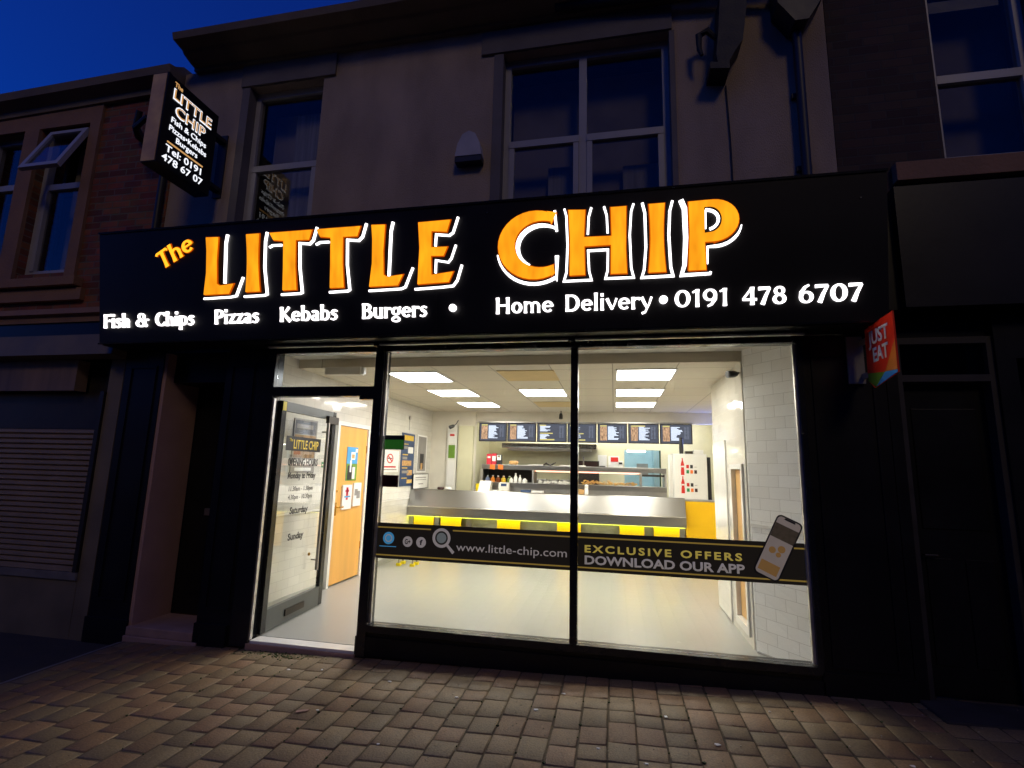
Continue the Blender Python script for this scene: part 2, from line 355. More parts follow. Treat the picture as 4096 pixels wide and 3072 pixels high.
# ground sheet
g = MB().quad((-400, -400, -0.19), (400, -400, -0.19), (400, 0.4, -0.19), (-400, 0.4, -0.19)).build('ground', 'asphalt'); tag(g, kind='structure')
g = MB().quad((-400, 12, -0.194), (400, 12, -0.194), (400, 400, -0.194), (-400, 400, -0.194)).build('back_land', 'asphalt'); tag(g, kind='structure')
# block paving
t = NT('block_paving'); b = t.n('ShaderNodeBsdfPrincipled'); t.l(b.outputs[0], t.out.inputs[0])
at = t.n('ShaderNodeAttribute'); at.attribute_name = 'tone'
c = t.coord(); n1 = t.n('ShaderNodeTexNoise'); n1.inputs['Scale'].default_value = 1.3; n1.inputs['Detail'].default_value = 7; t.l(c, n1.inputs['Vector'])
n2 = t.n('ShaderNodeTexNoise'); n2.inputs['Scale'].default_value = 90; n2.inputs['Detail'].default_value = 4; t.l(c, n2.inputs['Vector'])
rmp = t.n('ShaderNodeValToRGB'); e = rmp.color_ramp.elements
e[0].position = 0.0; e[0].color = (*hexc(118, 98, 68), 1); e[1].position = 1.0; e[1].color = (*hexc(134, 102, 72), 1)
k = rmp.color_ramp.elements.new(0.35); k.color = (*hexc(126, 105, 72), 1); k = rmp.color_ramp.elements.new(0.7); k.color = (*hexc(128, 98, 66), 1)
t.l(at.outputs['Fac'], rmp.inputs[0])
cc = mix_rgb(t, 0.6, rmp.outputs[0], n1.outputs[0], 'SOFT_LIGHT'); mr = t.n('ShaderNodeMapRange'); mr.inputs[1].default_value = 0.3; mr.inputs[2].default_value = 0.7; mr.inputs[3].default_value = 0.72; mr.inputs[4].default_value = 1.2
t.l(n2.outputs[0], mr.inputs[0]); hs = t.n('ShaderNodeHueSaturation'); t.l(mr.outputs[0], hs.inputs['Value']); t.l(cc, hs.inputs['Color']); t.l(hs.outputs[0], b.inputs['Base Color'])
b.inputs['Roughness'].default_value = 0.62
bp = t.n('ShaderNodeBump'); bp.inputs['Strength'].default_value = 0.55; bp.inputs['Distance'].default_value = 0.004; t.l(n2.outputs[0], bp.inputs['Height']); t.l(bp.outputs[0], b.inputs['Normal'])
M['block_paving'] = t.m
pb = bmesh.new(); lay = pb.faces.layers.float.new('tone')
PW, PL = 0.163, 0.2
i0, i1 = -26, 28
for i in range(i0, i1):
    xa = -0.05+i*PW + 0.0
    y = 0.24 - random.random()*PL
    while y > -7.0:
        ln = random.choice((PL, PL*0.8, PL*1.0, PL*0.8, PL*1.2)); x0, x1, y0, y1 = xa+0.003, xa+PW-0.003, y-ln+0.003, y-0.003
        j = [random.uniform(-0.0025, 0.0025) for _ in range(8)]; hz = random.uniform(-0.002, 0.002); tl = random.uniform(-0.0022, 0.0022); tn = random.random()
        top = []; mid = []; low = []
        cs = ((x0, y0), (x1, y0), (x1, y1), (x0, y1)); cx, cy = (x0+x1)/2, (y0+y1)/2
        for q, (px, py) in enumerate(cs):
            px += j[q]; py += j[q+4]; sx, sy = (1 if cx > px else -1), (1 if cy > py else -1); zz = gz(px)+hz+tl*(-sx)
            top.append(pb.verts.new((px+sx*0.0075, py+sy*0.0075, zz))); mid.append(pb.verts.new((px+sx*0.002, py+sy*0.002, zz-0.0035))); low.append(pb.verts.new((px, py, zz-0.02)))
        f = [pb.faces.new(top)]
        for q in range(4):
            f.append(pb.faces.new((mid[q], mid[(q+1)%4], top[(q+1)%4], top[q]))); f.append(pb.faces.new((low[q], low[(q+1)%4], mid[(q+1)%4], mid[q])))
        for ff in f: ff[lay] = tn; ff.smooth = True
        y -= ln
me = bpy.data.meshes.new('pavement'); pb.to_mesh(me); pb.free(); me.materials.append(M['block_paving'])
pv = bpy.data.objects.new('pavement', me); COL.objects.link(pv); tag(pv, kind='structure')
xa, xb = -0.05+i0*PW-0.02, -0.05+i1*PW
pbed = MB(); pbed.prism([(xa, gz(xa)-0.0045), (xb, gz(xb)-0.0045), (xb, -0.25), (xa, -0.25)], (0, -7, 0), X, Z, (0, 7.26, 0)); tag(pbed.build('pavement_bed', 'joint_sand'), kind='structure')
# kerb strip and darker slab forecourt on the left
kx = xa
tag(MB().prism([(kx-0.09, -0.09), (kx-0.005, -0.072), (kx-0.005, -0.26), (kx-0.09, -0.26)], (0, -7, 0), X, Z, (0, 7.2, 0)).build('kerb_strip', 'kerb'), kind='structure')
tag(MB().quad((-14, -7, -0.15), (kx-0.085, -7, -0.12), (kx-0.085, 0.2, -0.12), (-14, 0.2, -0.15)).build('forecourt', 'asphalt'), kind='structure')

# ================================================================== SHOP BUILDING
B = thing('shop_building', (0, 0, 0), 'rendered two-storey shop building with black shopfront between two darker neighbours', 'building')
def wall_with_holes(mb, x0, x1, z0, z1, y0, y1, holes):
    xs = sorted({x0, x1, *[h[0] for h in holes], *[h[1] for h in holes]}); zs = sorted({z0, z1, *[h[2] for h in holes], *[h[3] for h in holes]})
    for i in range(len(xs)-1):
        run = None
        for j_ in range(len(zs)-1):
            cx, cz = (xs[i]+xs[i+1])/2, (zs[j_]+zs[j_+1])/2
            if not (x0 < cx < x1 and z0 < cz < z1): continue
            if any(h[0] < cx < h[1] and h[2] < cz < h[3] for h in holes):
                if run: mb.box(xs[i], xs[i+1], y0, y1, run[0], run[1]); run = None
            else: run = (run[0], zs[j_+1]) if run else (zs[j_], zs[j_+1])
        if run: mb.box(xs[i], xs[i+1], y0, y1, run[0], run[1])
WL = (-3.82, -2.88, 3.45, 5.44); WC = (-1.085, 0.54, 3.45, 5.42)
mb = MB(); wall_with_holes(mb, -4.58, 1.755, 3.2, 5.72, 0.0, 0.28, [WL, WC]); mb.build('rendered_wall', 'render_wall', B)
# raised lintels and reveals
mb = MB()
mb.box(-3.835, -2.745, -0.025, -0.002, 5.445, 5.69); mb.box(-1.21, 0.53, -0.025, -0.002, 5.425, 5.66)
mb.build('lintel', 'painted_stone', B)
mb = MB()
for (a, c_, z0, z1) in (WL, WC):
    mb.box(a-0.0, a+0.09, -0.012, 0.10, z0, z1-0.003)
mb.box(WC[1]-0.035, WC[1]+0.01, -0.012, 0.1, WC[2], WC[3]-0.003)
mb.build('reveal', 'painted_stone', B)
# cornice : stepped moulding with gutter
prof = [(0.0, 5.70), (-0.05, 5.70), (-0.05, 5.735), (-0.11, 5.745), (-0.2, 5.775), (-0.22, 5.80), (-0.34, 5.82), (-0.36, 5.885), (-0.31, 5.90), (-0.2, 5.84), (0.28, 5.90), (0.28, 5.70)]
MB().prism([(-p[0], p[1]) for p in prof][::-1], (-4.43, 0, 0), -Y, Z, X*6.2).build('cornice', 'cornice_stone', B)
MB().box(-4.57, 1.75, 0.29, 9.5, 5.72, 5.8).build('flat_roof', 'asphalt', B)
MB().box(-4.58, -4.3, 0.282, 9.5, 3.2, 5.71).box(1.5, 1.755, 0.282, 9.5, 3.2, 5.71).box(-4.3, 1.5, 9.2, 9.5, 3.2, 5.71).build('side_wall', 'brick_dark', B)
MB().box(-4.3, 1.5, 0.282, 9.2, 3.05, 3.15).build('first_floor', 'wood_pale', B)
# sash windows
def sash(parent, x0, x1, z0, z1, yb, zm, mull=None, fm='upvc', low_tilt=0.0, name='window'):
    f = MB(); fr = 0.055
    f.box(x0, x0+fr, yb, yb+0.07, z0, z1); f.box(x1-fr, x1, yb, yb+0.07, z0, z1); f.box(x0+fr, x1-fr, yb, yb+0.07, z1-0.07, z1); f.box(x0+fr, x1-fr, yb, yb+0.07, z0, z0+0.06)
    cells = [(x0+fr, x1-fr)]
    if mull is not None:
        f.box(mull-0.035, mull+0.035, yb-0.003, yb+0.067, z0+0.06, z1-0.07); cells = [(x0+fr, mull-0.035), (mull+0.035, x1-fr)]
    for (a, c_) in cells:
        f.box(a, c_, yb-0.02, yb+0.05, zm-0.035, zm+0.03)
        f.box(a+0.002, a+0.05, yb-0.015, yb+0.04, z0+0.06, zm-0.035); f.box(c_-0.05, c_-0.002, yb-0.015, yb+0.04, z0+0.06, zm-0.035)
    wo = f.build(name, fm, parent)
    gl = MB()
    for (a, c_) in cells:
        gl.box(a, c_, yb+0.03, yb+0.036, zm+0.03, z1-0.07); gl.box(a+0.05, c_-0.05, yb+0.005, yb+0.011, z0+0.06, zm-0.035)
    gl.build('window_pane', 'dark_glass', wo)
    return wo
wl = sash(B, -3.73, -2.882, 3.5, 5.438, 0.10, 4.545)
wc = sash(B, -0.995, 0.505, 3.5, 5.418, 0.10, 4.52, mull=-0.258)
# dim blinds and curtains behind the upstairs glass
M['curtain'] = pbr('net_curtain', (0.45, 0.42, 0.38), 0.9, var=0.3, nscale=3, stretch=(9, 1, 0.3))
M['blind'] = pbr('window_blind', (0.34, 0.29, 0.24), 0.9, var=0.35, nscale=1.5)
mb = MB(); mb.box(-3.38, -2.93, 0.32, 0.33, 4.1, 5.3); mb.build('curtain', 'curtain', B)
mb = MB(); mb.box(-0.6, -0.3, 0.32, 0.33, 3.5, 4.4); mb.box(0.1, 0.45, 0.32, 0.33, 3.5, 4.35); mb.build('curtain', 'curtain', B)
MB().box(-4.3, 1.5, 2.0, 2.05, 3.16, 5.71).build('partition_wall', 'dark_card', B)

MB().box(-4.79, 1.94, 0.13, 0.27, 2.64, 3.19).build('lintel_beam', 'dark_card', B)
MB().box(-3.7, -2.9, 0.40, 0.41, 3.5, 5.38).box(-0.97, -0.3, 0.40, 0.41, 3.5, 5.38).box(-0.25, 0.49, 0.40, 0.41, 3.5, 5.38).build('window_blind', 'blind', B)
# --- ground floor shopfront
FX0, FX1 = -4.785, 1.90
mb = MB(); mb.box(-4.79, -4.34, 0.0, 0.5, -0.2, 2.6); mb.box(-3.60, -3.27, 0.0, 0.16, -0.2, 2.6); mb.box(1.40, 1.95, 0.0, 0.11, -0.2, 2.6)
mb.build('pilaster', 'black_paint', B)
mb = MB()
for xa_, xb_ in ((-4.72, -4.41), (-3.56, -3.31), (1.46, 1.88)):
    mb.box(xa_, xa_+0.02, -0.01, -0.0005, 0.25, 2.45); mb.box(xb_-0.02, xb_, -0.01, -0.0005, 0.25, 2.45); mb.box(xa_+0.02, xb_-0.02, -0.01, -0.0005, 2.43, 2.45); mb.box(xa_+0.02, xb_-0.02, -0.01, -0.0005, 0.25, 0.27)
mb.build('pilaster_moulding', 'black_paint', B)
MB().box(-3.62, -3.3, -0.03, -0.0005, -0.16, 0.14).box(-4.8, -4.33, -0.02, -0.0005, -0.19, 0.1).box(1.39, 1.96, -0.02, -0.0005, -0.1, 0.22).build('plinth', 'black_paint', B)
MB().box(-4.339, -4.30, 0.006, 0.42, -0.2, 2.58).build('door_reveal', 'reveal_paint', B)
MB().box(-3.64, -3.601, 0.02, 0.42, -0.2, 2.58).build('door_reveal', 'black_paint', B)
MB().box(-4.34, -3.60, 0.5, 0.56, 2.2, 2.6).box(-4.34, -3.60, 0.1, 0.42, 2.3, 2.6).build('transom_panel', 'black_paint', B)
# side door
dr = MB().box(-4.298, -3.642, 0.43, 0.48, 0.06, 2.29).build('side_door', 'black_paint', B)
mb = MB()
for (za, zb) in ((0.25, 0.85), (1.15, 2.1)):
    for (xa_, xb_) in ((-4.22, -4.0), (-3.94, -3.72)):
        mb.box(xa_, xb_, 0.422, 0.431, za, zb, bev=0.004)
mb.build('door_panel', 'black_paint', dr)
MB().box(-4.05, -3.83, 0.412, 0.4305, 1.0, 1.07, bev=0.004).build('letter_box', 'steel_dull', dr)
MB().disc((-3.74, 0.43, 1.62), X, Z, 0.022, -Y*0.02, 14).build('door_knob', 'steel', dr)
# stone step
st = thing('door_step', (-3.95, 0.1, -0.06), 'worn pinkish stone step with two risers below the black side door', 'step')
MB().box(-4.33, -3.57, -0.045, 0.42, -0.2, -0.02, bev=0.008).build('lower_riser', 'stone_step', st)
MB().box(-4.32, -3.56, -0.03, 0.42, -0.018, 0.055, bev=0.008).build('tread', 'stone_step', st)
# entrance doorstep and threshold
MB().box(-3.1, -2.09, -0.02, 0.25, -0.2, 0.012).build('doorstep', 'stone_step', B)
MB().box(-3.07, -2.10, -0.005, 0.12, 0.013, 0.037, bev=0.004).build('threshold', 'white_gloss', B)
# stall riser
MB().box(-2.09, 1.399, 0.0, 0.12, -0.2, 0.2).build('stall_riser', 'black_paint', B)
MB().box(-2.09, 1.399, -0.02, -0.0005, 0.02, 0.16).build('riser_moulding', 'black_paint', B)
# shop window frame
fw_ = thing('shop_window', (-0.35, 0.0, 0.2), 'tall black-framed shop window of two panes beside the open entrance', 'window')
mb = MB()
mb.box(-3.268, -3.09, -0.01, 0.11, -0.02, 2.6)      # jamb left
mb.box(-2.075, -1.995, -0.03, 0.11, 0.01, 2.6)      # mullion by door
mb.box(-0.343, -0.285, -0.025, 0.09, 0.25, 2.54)     # centre mullion
mb.box(1.362, 1.3995, -0.02, 0.09, 0.2, 2.6)
mb.box(-1.995, 1.362, -0.015, 0.09, 2.545, 2.6); mb.box(-3.09, -2.075, -0.015, 0.09, 2.545, 2.6)
mb.box(-1.995, 1.362, -0.03, 0.09, 0.2, 0.252)
mb.box(-3.09, -2.075, -0.012, 0.085, 2.145, 2.232)    # transom over the door
mb.box(-2.22, -2.08, -0.006, 0.06, 2.115, 2.144)
mb.build('window_frame', 'alu_black', fw_)
MB().box(-3.115, -3.075, 0.0, 0.03, 0.04, 2.13).box(1.34, 1.361, 0.005, 0.03, 0.26, 2.54).box(-1.994, -1.975, 0.004, 0.028, 0.26, 2.54).build('glazing_bead', 'alu_raw', fw_)
MB().box(-1.994, -0.344, 0.03, 0.038, 0.253, 2.544).build('window_pane', 'shop_glass', fw_)
MB().box(-0.284, 1.361, 0.03, 0.038, 0.253, 2.544).build('window_pane', 'shop_glass', fw_)
MB().box(-3.089, -2.076, 0.03, 0.038, 2.233, 2.544).build('window_pane', 'shop_glass', fw_)
# soffit and shutter slot under the fascia
MB().box(-4.78, 1.89, -0.27, 0.0, 2.602, 2.64).build('soffit', 'black_panel', B)
sh = thing('security_shutter', (-0.8, -0.1, 2.6), 'pale rolled-up security shutter edge in the soffit above the window', 'shutter')
MB().box(-3.1, -2.06, -0.13, -0.10, 2.575, 2.601).box(-2.0, -0.36, -0.13, -0.10, 2.575, 2.601).box(-0.3, 1.39, -0.13, -0.10, 2.575, 2.601).build('bottom_rail', 'alu_raw', sh)
MB().box(-3.12, 1.41, -0.155, -0.135, 2.585, 2.6015).box(-2.055, -2.005, -0.13, -0.03, 2.57, 2.6).box(-0.355, -0.305, -0.13, -0.026, 2.57, 2.6).build('guide_rail', 'alu_black', sh)

# --- entrance door leaf, open inwards (hinge left)
hy, hx = 0.1, -3.075
dth = R(93.5); du = Vector((math.cos(dth), math.sin(dth), 0)); dn = Vector((math.sin(dth), -math.cos(dth), 0))
ED = thing('entrance_door', (hx, hy, 0.05), 'grey-framed glass entrance door folded open inwards with opening hours lettering', 'door')
def dbox(mb, a0, a1, z0, z1, n0=-0.022, n1=0.022):
    mb.prism([(a0, z0), (a1, z0), (a1, z1), (a0, z1)], Vector((hx, hy, 0))+dn*n0, du, Z, dn*(n1-n0))
LW = 1.06
mb = MB(); dbox(mb, 0.0, 0.07, 0.05, 2.12); dbox(mb, LW-0.075, LW, 0.05, 2.12); mb.build('stile', 'alu_black', ED)
mb = MB(); dbox(mb, 0.07, LW-0.075, 2.03, 2.119); dbox(mb, 0.07, LW-0.075, 0.051, 0.24); mb.build('rail', 'alu_grey', ED)
mb = MB(); dbox(mb, 0.07, LW-0.075, 0.24, 2.03, -0.004, 0.004); mb.build('door_pane', 'shop_glass', ED)
mb = MB(); dbox(mb, 0.35, 0.68, 0.11, 0.17, 0.0225, 0.035); mb.build('kick_slot', 'dark_metal', ED)
mb = MB(); O = Vector((hx, hy, 0))+dn*0.07
mb.tube([O+du*0.80+Z*0.45, O+du*0.80+Z*1.98], 0.017, 10)
for zz in (0.55, 1.88): mb.tube([O+du*0.80+Z*zz, O+du*0.80-dn*0.065+Z*zz], 0.01, 8)
mb.build('pull_handle', 'steel_dull', ED, True)
mb = MB(); dbox(mb, 0.83, 1.05, 1.98, 2.06, 0.023, 0.06); mb.build('door_closer', 'dark_metal', ED)
mb = MB(); dbox(mb, 0.005, 0.06, 2.03, 2.115, 0.0225, 0.026); mb.build('hinge_sticker', 'yellow_plastic', ED)
mb = MB(); mb.disc(Vector((hx, hy, 0.62))+du*0.70+dn*0.023, du, Z, 0.016, dn*0.012, 12); mb.build('lock', 'brass', ED)
O = Vector((hx, hy, 0))+dn*0.0045
mb = MB(); mb.prism([(0.14, 1.66), (0.79, 1.66), (0.79, 1.80), (0.14, 1.80)], O, du, Z, dn*0.001); mb.build('name_strip', 'dark_card', ED)
mb = MB(); text_mb(mb, 'LITTLE CHIP', 0.27, 0.74, 1.68, 0.09, O+dn*0.0015, du, Z, dn*0.001, 0.02); text_mb(mb, 'The', 0.19, 0.25, 1.75, 0.03, O+dn*0.0015, du, Z, dn*0.001, 0.02); mb.build('name_lettering', 'vinyl_yellow_glow', ED)
mb = MB()
text_mb(mb, 'OPENING HOURS', 0.20, 0.76, 1.515, 0.075, O, du, Z, dn*0.001, 0.035)
text_mb(mb, 'Monday to Friday', 0.22, 0.74, 1.39, 0.062, O, du, Z, dn*0.001, 0.035)
text_mb(mb, '11.30am - 1.30pm', 0.26, 0.70, 1.27, 0.045, O, du, Z, dn*0.001, 0.01)
text_mb(mb, '4.30pm - 10.30pm', 0.26, 0.70, 1.19, 0.045, O, du, Z, dn*0.001, 0.01)
text_mb(mb, 'Saturday', 0.31, 0.64, 1.05, 0.066, O, du, Z, dn*0.001, 0.035)
text_mb(mb, 'Sunday', 0.32, 0.60, 0.80, 0.066, O, du, Z, dn*0.001, 0.035)
mb.build('hours_lettering', 'vinyl_dark', ED)

# ================================================================== FASCIA SIGN
TK = 0.157
FS = thing('fascia_sign', (-1.45, -0.3, 2.62), 'long black lit fascia sign reading The Little Chip above the shopfront', 'shop sign')
fv = Vector((0, -TK, 1)).normalized(); fn = Vector((0, -1, -TK)).normalized(); FO = Vector((0, -0.3, 2.62))
mb = MB(); mb.prism([(FX0, 0.0), (1.865, 0.0), (1.865, 1.032), (FX0, 1.032)], FO, X, fv, -fn*0.02); mb.build('face_panel', 'black_panel', FS)
mb = MB(); yt = -0.3-TK*1.02
mb.prism([(-0.285, 2.622), (0.0-0.002, 2.641), (-0.002, 3.66), (yt+0.02, 3.64)], (FX0+0.002, 0, 0), Y, Z, X*6.645); mb.build('box', 'black_panel', FS)
mb = MB(); mb.prism([(FX0-0.01, 1.0325), (1.87, 1.0325), (1.87, 1.05), (FX0-0.01, 1.05)], FO+fn*0.008, X, fv, -fn*0.07); mb.prism([(FX0-0.01, -0.014), (1.87, -0.014), (1.87, -0.0005), (FX0-0.01, -0.0005)], FO+fn*0.008, X, fv, -fn*0.05); mb.build('trim', 'alu_black', FS)
mb = MB(); mb.prism([(-1.42, 0.0), (-1.417, 0.0), (-1.417, 1.03), (-1.42, 1.03)], FO+fn*0.0005, X, fv, fn*0.001); mb.build('panel_joint', 'dark_metal', FS)
FO2 = FO + fn*0.012
def bow(a, b, n=6, k=0.0):  # slightly curved edge
    a, b = Vector(a), Vector(b); d = b-a; nn = Vector((-d.y, d.x))
    return [tuple(a+d*(i/n)+nn*k*math.sin(math.pi*i/n)) for i in range(n)]
def letter(name, outlines, whites, holes=None, wbars=()):
    mb = MB()
    for o_ in outlines: mb.prism(o_, FO2, X, fv, fn*0.012)
    L = mb.build('letter', 'amber', FS); L['label'] = 'amber letter %s' % name
    for o_ in outlines: MB().ribbon(o_+[o_[0]], 0.014, FO+fn*0.001, X, fv, fn*0.010).build('letter_edge', 'amber_edge', L)
    if whites:
        for wpts, wd in whites: MB().ribbon(wpts, wd*0.82, FO+fn*0.001, X, fv, fn*0.016).build('drop_shadow', 'white_lit', L)
    # dark metal return of the letter
    return L
def I_shape(xl, xr, zb, zt, waist=0.012):
    m_ = (xl+xr)/2
    return bow((xl-0.006, zb), (xr+0.006, zb), 1) + bow((xr+0.006, zb), (xr, zt), 8, 0.025) + bow((xr, zt), (xl, zt), 1) + bow((xl, zt), (xl-0.006, zb), 8, 0.025)
# each stroke as convex-ish pieces to keep faces clean
def L_shape(x0, x1, xs):
    return [[(x0-0.022, 0.405)] + [(x1-0.045, 0.405), (x1-0.0, 0.49), (xs+0.025, 0.478), (xs-0.01, 0.50)] + [(xs-0.012, 0.7), (xs+0.005, 0.915), (x0, 0.920), (x0+0.008, 0.80), (x0+0.004, 0.6)]]
letter('L', L_shape(-3.591, -3.315, -3.475), [([(-3.375, 0.935), (-3.392, 0.86), (-3.404, 0.5)], 0.024), ([(-3.215, 0.545), (-3.235, 0.50), (-3.285, 0.382), (-3.34, 0.374), (-3.62, 0.370)], 0.019)])
letter('I', [I_shape(-3.178, -3.054, 0.412, 0.920)], [([(-2.975, 0.93), (-2.992, 0.85), (-3.0, 0.62), (-2.975, 0.385), (-3.0, 0.375), (-3.205, 0.372)], 0.021)])
def T_shape(a, b, s0, s1):
    return [[(s0-0.004, 0.410), (s1+0.006, 0.410), (s1-0.004, 0.62), (s1, 0.842), (b-0.028, 0.838), (b, 0.918), (a-0.005, 0.918), (a+0.032, 0.855), (s0+0.004, 0.842), (s0+0.002, 0.62)]]
letter('T', T_shape(-2.939, -2.539, -2.812, -2.694), [([(-2.953, 0.795), (-2.92, 0.81), (-2.83, 0.808)], 0.019), ([(-2.49, 0.94), (-2.525, 0.83), (-2.56, 0.800), (-2.655, 0.812), (-2.655, 0.6), (-2.632, 0.385), (-2.65, 0.376), (-2.835, 0.374)], 0.021)])
letter('T', T_shape(-2.487, -2.086, -2.360, -2.246), [([(-2.50, 0.79), (-2.46, 0.808), (-2.375, 0.806)], 0.019), ([(-2.03, 0.94), (-2.065, 0.83), (-2.10, 0.800), (-2.205, 0.812), (-2.207, 0.6), (-2.185, 0.388), (-2.20, 0.378), (-2.375, 0.374)], 0.021)])
letter('L', L_shape(-1.979, -1.705, -1.866), [([(-1.79, 0.935), (-1.808, 0.86), (-1.828, 0.485)], 0.024), ([(-1.615, 0.545), (-1.635, 0.50), (-1.682, 0.388), (-1.72, 0.374), (-2.01, 0.370)], 0.019)])
letter('E', [[(-1.572, 0.405), (-1.307, 0.412), (-1.270, 0.492), (-1.455, 0.474), (-1.458, 0.633), (-1.350, 0.628), (-1.318, 0.697), (-1.456, 0.700), (-1.453, 0.836), (-1.322, 0.822), (-1.292, 0.915), (-1.563, 0.911), (-1.553, 0.7)]],
       [([(-1.225, 0.935), (-1.268, 0.812), (-1.30, 0.79), (-1.412, 0.805), (-1.42, 0.71)], 0.019), ([(-1.245, 0.71), (-1.285, 0.60), (-1.31, 0.572), (-1.415, 0.594), (-1.42, 0.49)], 0.017), ([(-1.195, 0.545), (-1.235, 0.42), (-1.27, 0.378), (-1.36, 0.372), (-1.60, 0.365)], 0.020)])
# C : arc of quads
def arc(cx, cz, rx, rz, a0, a1, n=24): return [(cx+rx*math.cos(a0+(a1-a0)*i/n), cz+rz*math.sin(a0+(a1-a0)*i/n)) for i in range(n+1)]
outer = arc(-0.597, 0.667, 0.295, 0.268, R(58), R(302)); inner = arc(-0.545, 0.672, 0.215, 0.185, R(70), R(292))
mb = MB(); n_ = len(outer)-1
for i in range(n_): mb.prism([outer[i], outer[i+1], inner[i+1], inner[i]], FO2, X, fv, fn*0.012)
mb.prism([outer[0], inner[0], (-0.468, 0.822), (-0.425, 0.909), (-0.50, 0.925)], FO2, X, fv, fn*0.012)
mb.prism([outer[-1], (-0.467, 0.418), (-0.452, 0.505), inner[-1]], FO2, X, fv, fn*0.012)
LETTER = mb.build('letter', 'amber', FS); LETTER['label'] = 'amber letter C'
MB().ribbon([(-0.425, 0.909), (-0.50, 0.925)]+outer+[(-0.467, 0.418), (-0.452, 0.505)]+inner[::-1]+[(-0.468, 0.822), (-0.425, 0.909)], 0.014, FO+fn*0.001, X, fv, fn*0.010).build('letter_edge', 'amber_edge', LETTER)
MB().ribbon([(-0.44, 0.928), (-0.435, 0.86), (-0.425, 0.765)], 0.018, FO+fn*0.001, X, fv, fn*0.016).build('drop_shadow', 'white_lit', LETTER)
MB().ribbon(arc(-0.545, 0.655, 0.190, 0.165, R(50), R(240), 16), [0.012+0.022*math.sin(math.pi*i/16) for i in range(17)], FO+fn*0.001, X, fv, fn*0.016).build('drop_shadow', 'white_lit', LETTER)
MB().ribbon(arc(-0.597, 0.645, 0.305, 0.283, R(188), R(302), 14)+[(-0.43, 0.395), (-0.425, 0.575)], [0.008+0.014*min(1, i/5) for i in range(15)]+[0.02, 0.03], FO+fn*0.001, X, fv, fn*0.016).build('drop_shadow', 'white_lit', LETTER)
letter('H', [[(-0.326, 0.414), (-0.210, 0.414), (-0.213, 0.634), (-0.011, 0.634), (-0.014, 0.412), (0.105, 0.410), (0.098, 0.60), (0.103, 0.917), (-0.012, 0.917), (-0.006, 0.698), (-0.216, 0.702), (-0.205, 0.912), (-0.332, 0.920), (-0.322, 0.7)]],
       [([(-0.365, 0.935), (-0.350, 0.88), (-0.342, 0.65), (-0.352, 0.44), (-0.372, 0.372), (-0.16, 0.372), (-0.178, 0.44), (-0.185, 0.598), (-0.035, 0.598), (-0.038, 0.44), (-0.055, 0.378), (0.155, 0.376), (0.137, 0.45), (0.128, 0.7), (0.140, 0.88), (0.158, 0.935)], 0.018), ([(-0.158, 0.93), (-0.178, 0.86), (-0.186, 0.725)], 0.018), ([(-0.062, 0.93), (-0.042, 0.86), (-0.036, 0.725)], 0.018)])
letter('I', [I_shape(0.270, 0.383, 0.407, 0.919)], [([(0.222, 0.935), (0.240, 0.86), (0.246, 0.6), (0.232, 0.43), (0.214, 0.372), (0.44, 0.374), (0.424, 0.44), (0.412, 0.68), (0.420, 0.86), (0.440, 0.935)], 0.021)])
po = arc(0.728, 0.765, 0.172, 0.152, R(90), R(-90), 16); pi_ = arc(0.700, 0.775, 0.085, 0.095, R(90), R(-90), 16)
mb = MB()
mb.prism([(0.550, 0.407), (0.672, 0.407), (0.664, 0.62), (0.662, 0.917), (0.554, 0.914), (0.560, 0.7)], FO2, X, fv, fn*0.012)
mb.prism([(0.6622, 0.87), (0.700, 0.87), (0.728, 0.917), (0.6622, 0.917)], FO2, X, fv, fn*0.012); mb.prism([(0.6625, 0.612), (0.728, 0.613), (0.700, 0.68), (0.664, 0.676)], FO2, X, fv, fn*0.012)
for i in range(16): mb.prism([po[i], po[i+1], pi_[i+1], pi_[i]], FO2, X, fv, fn*0.012)
LETTER = mb.build('letter', 'amber', FS); LETTER['label'] = 'amber letter P'
MB().ribbon([(0.550, 0.407), (0.672, 0.407), (0.664, 0.612), (0.728, 0.613)]+po[::-1]+[(0.554, 0.914), (0.560, 0.7), (0.550, 0.407)], 0.014, FO+fn*0.001, X, fv, fn*0.010).build('letter_edge', 'amber_edge', LETTER)
MB().ribbon([(0.500, 0.935), (0.525, 0.87), (0.532, 0.65), (0.522, 0.45), (0.500, 0.375), (0.70, 0.378), (0.705, 0.392)], [0.034, 0.034, 0.032, 0.028, 0.022, 0.018, 0.015], FO+fn*0.001, X, fv, fn*0.016).build('drop_shadow', 'white_lit', LETTER)
MB().ribbon(arc(0.735, 0.745, 0.186, 0.168, R(-8), R(-88), 12)+[(0.684, 0.575), (0.684, 0.45)], [0.006+0.014*min(1, i/5) for i in range(13)]+[0.012, 0.007], FO+fn*0.001, X, fv, fn*0.016).build('drop_shadow', 'white_lit', LETTER)
MB().ribbon([(0.672, 0.85)]+arc(0.680, 0.775, 0.082, 0.072, R(80), R(-75), 10), 0.018, FO+fn*0.001, X, fv, fn*0.016).build('drop_shadow', 'white_lit', LETTER)
MB().ribbon([(0.673, 0.85), (0.673, 0.71)], 0.007, FO+fn*0.001, X, fv, fn*0.016).build('drop_shadow', 'white_lit', LETTER)
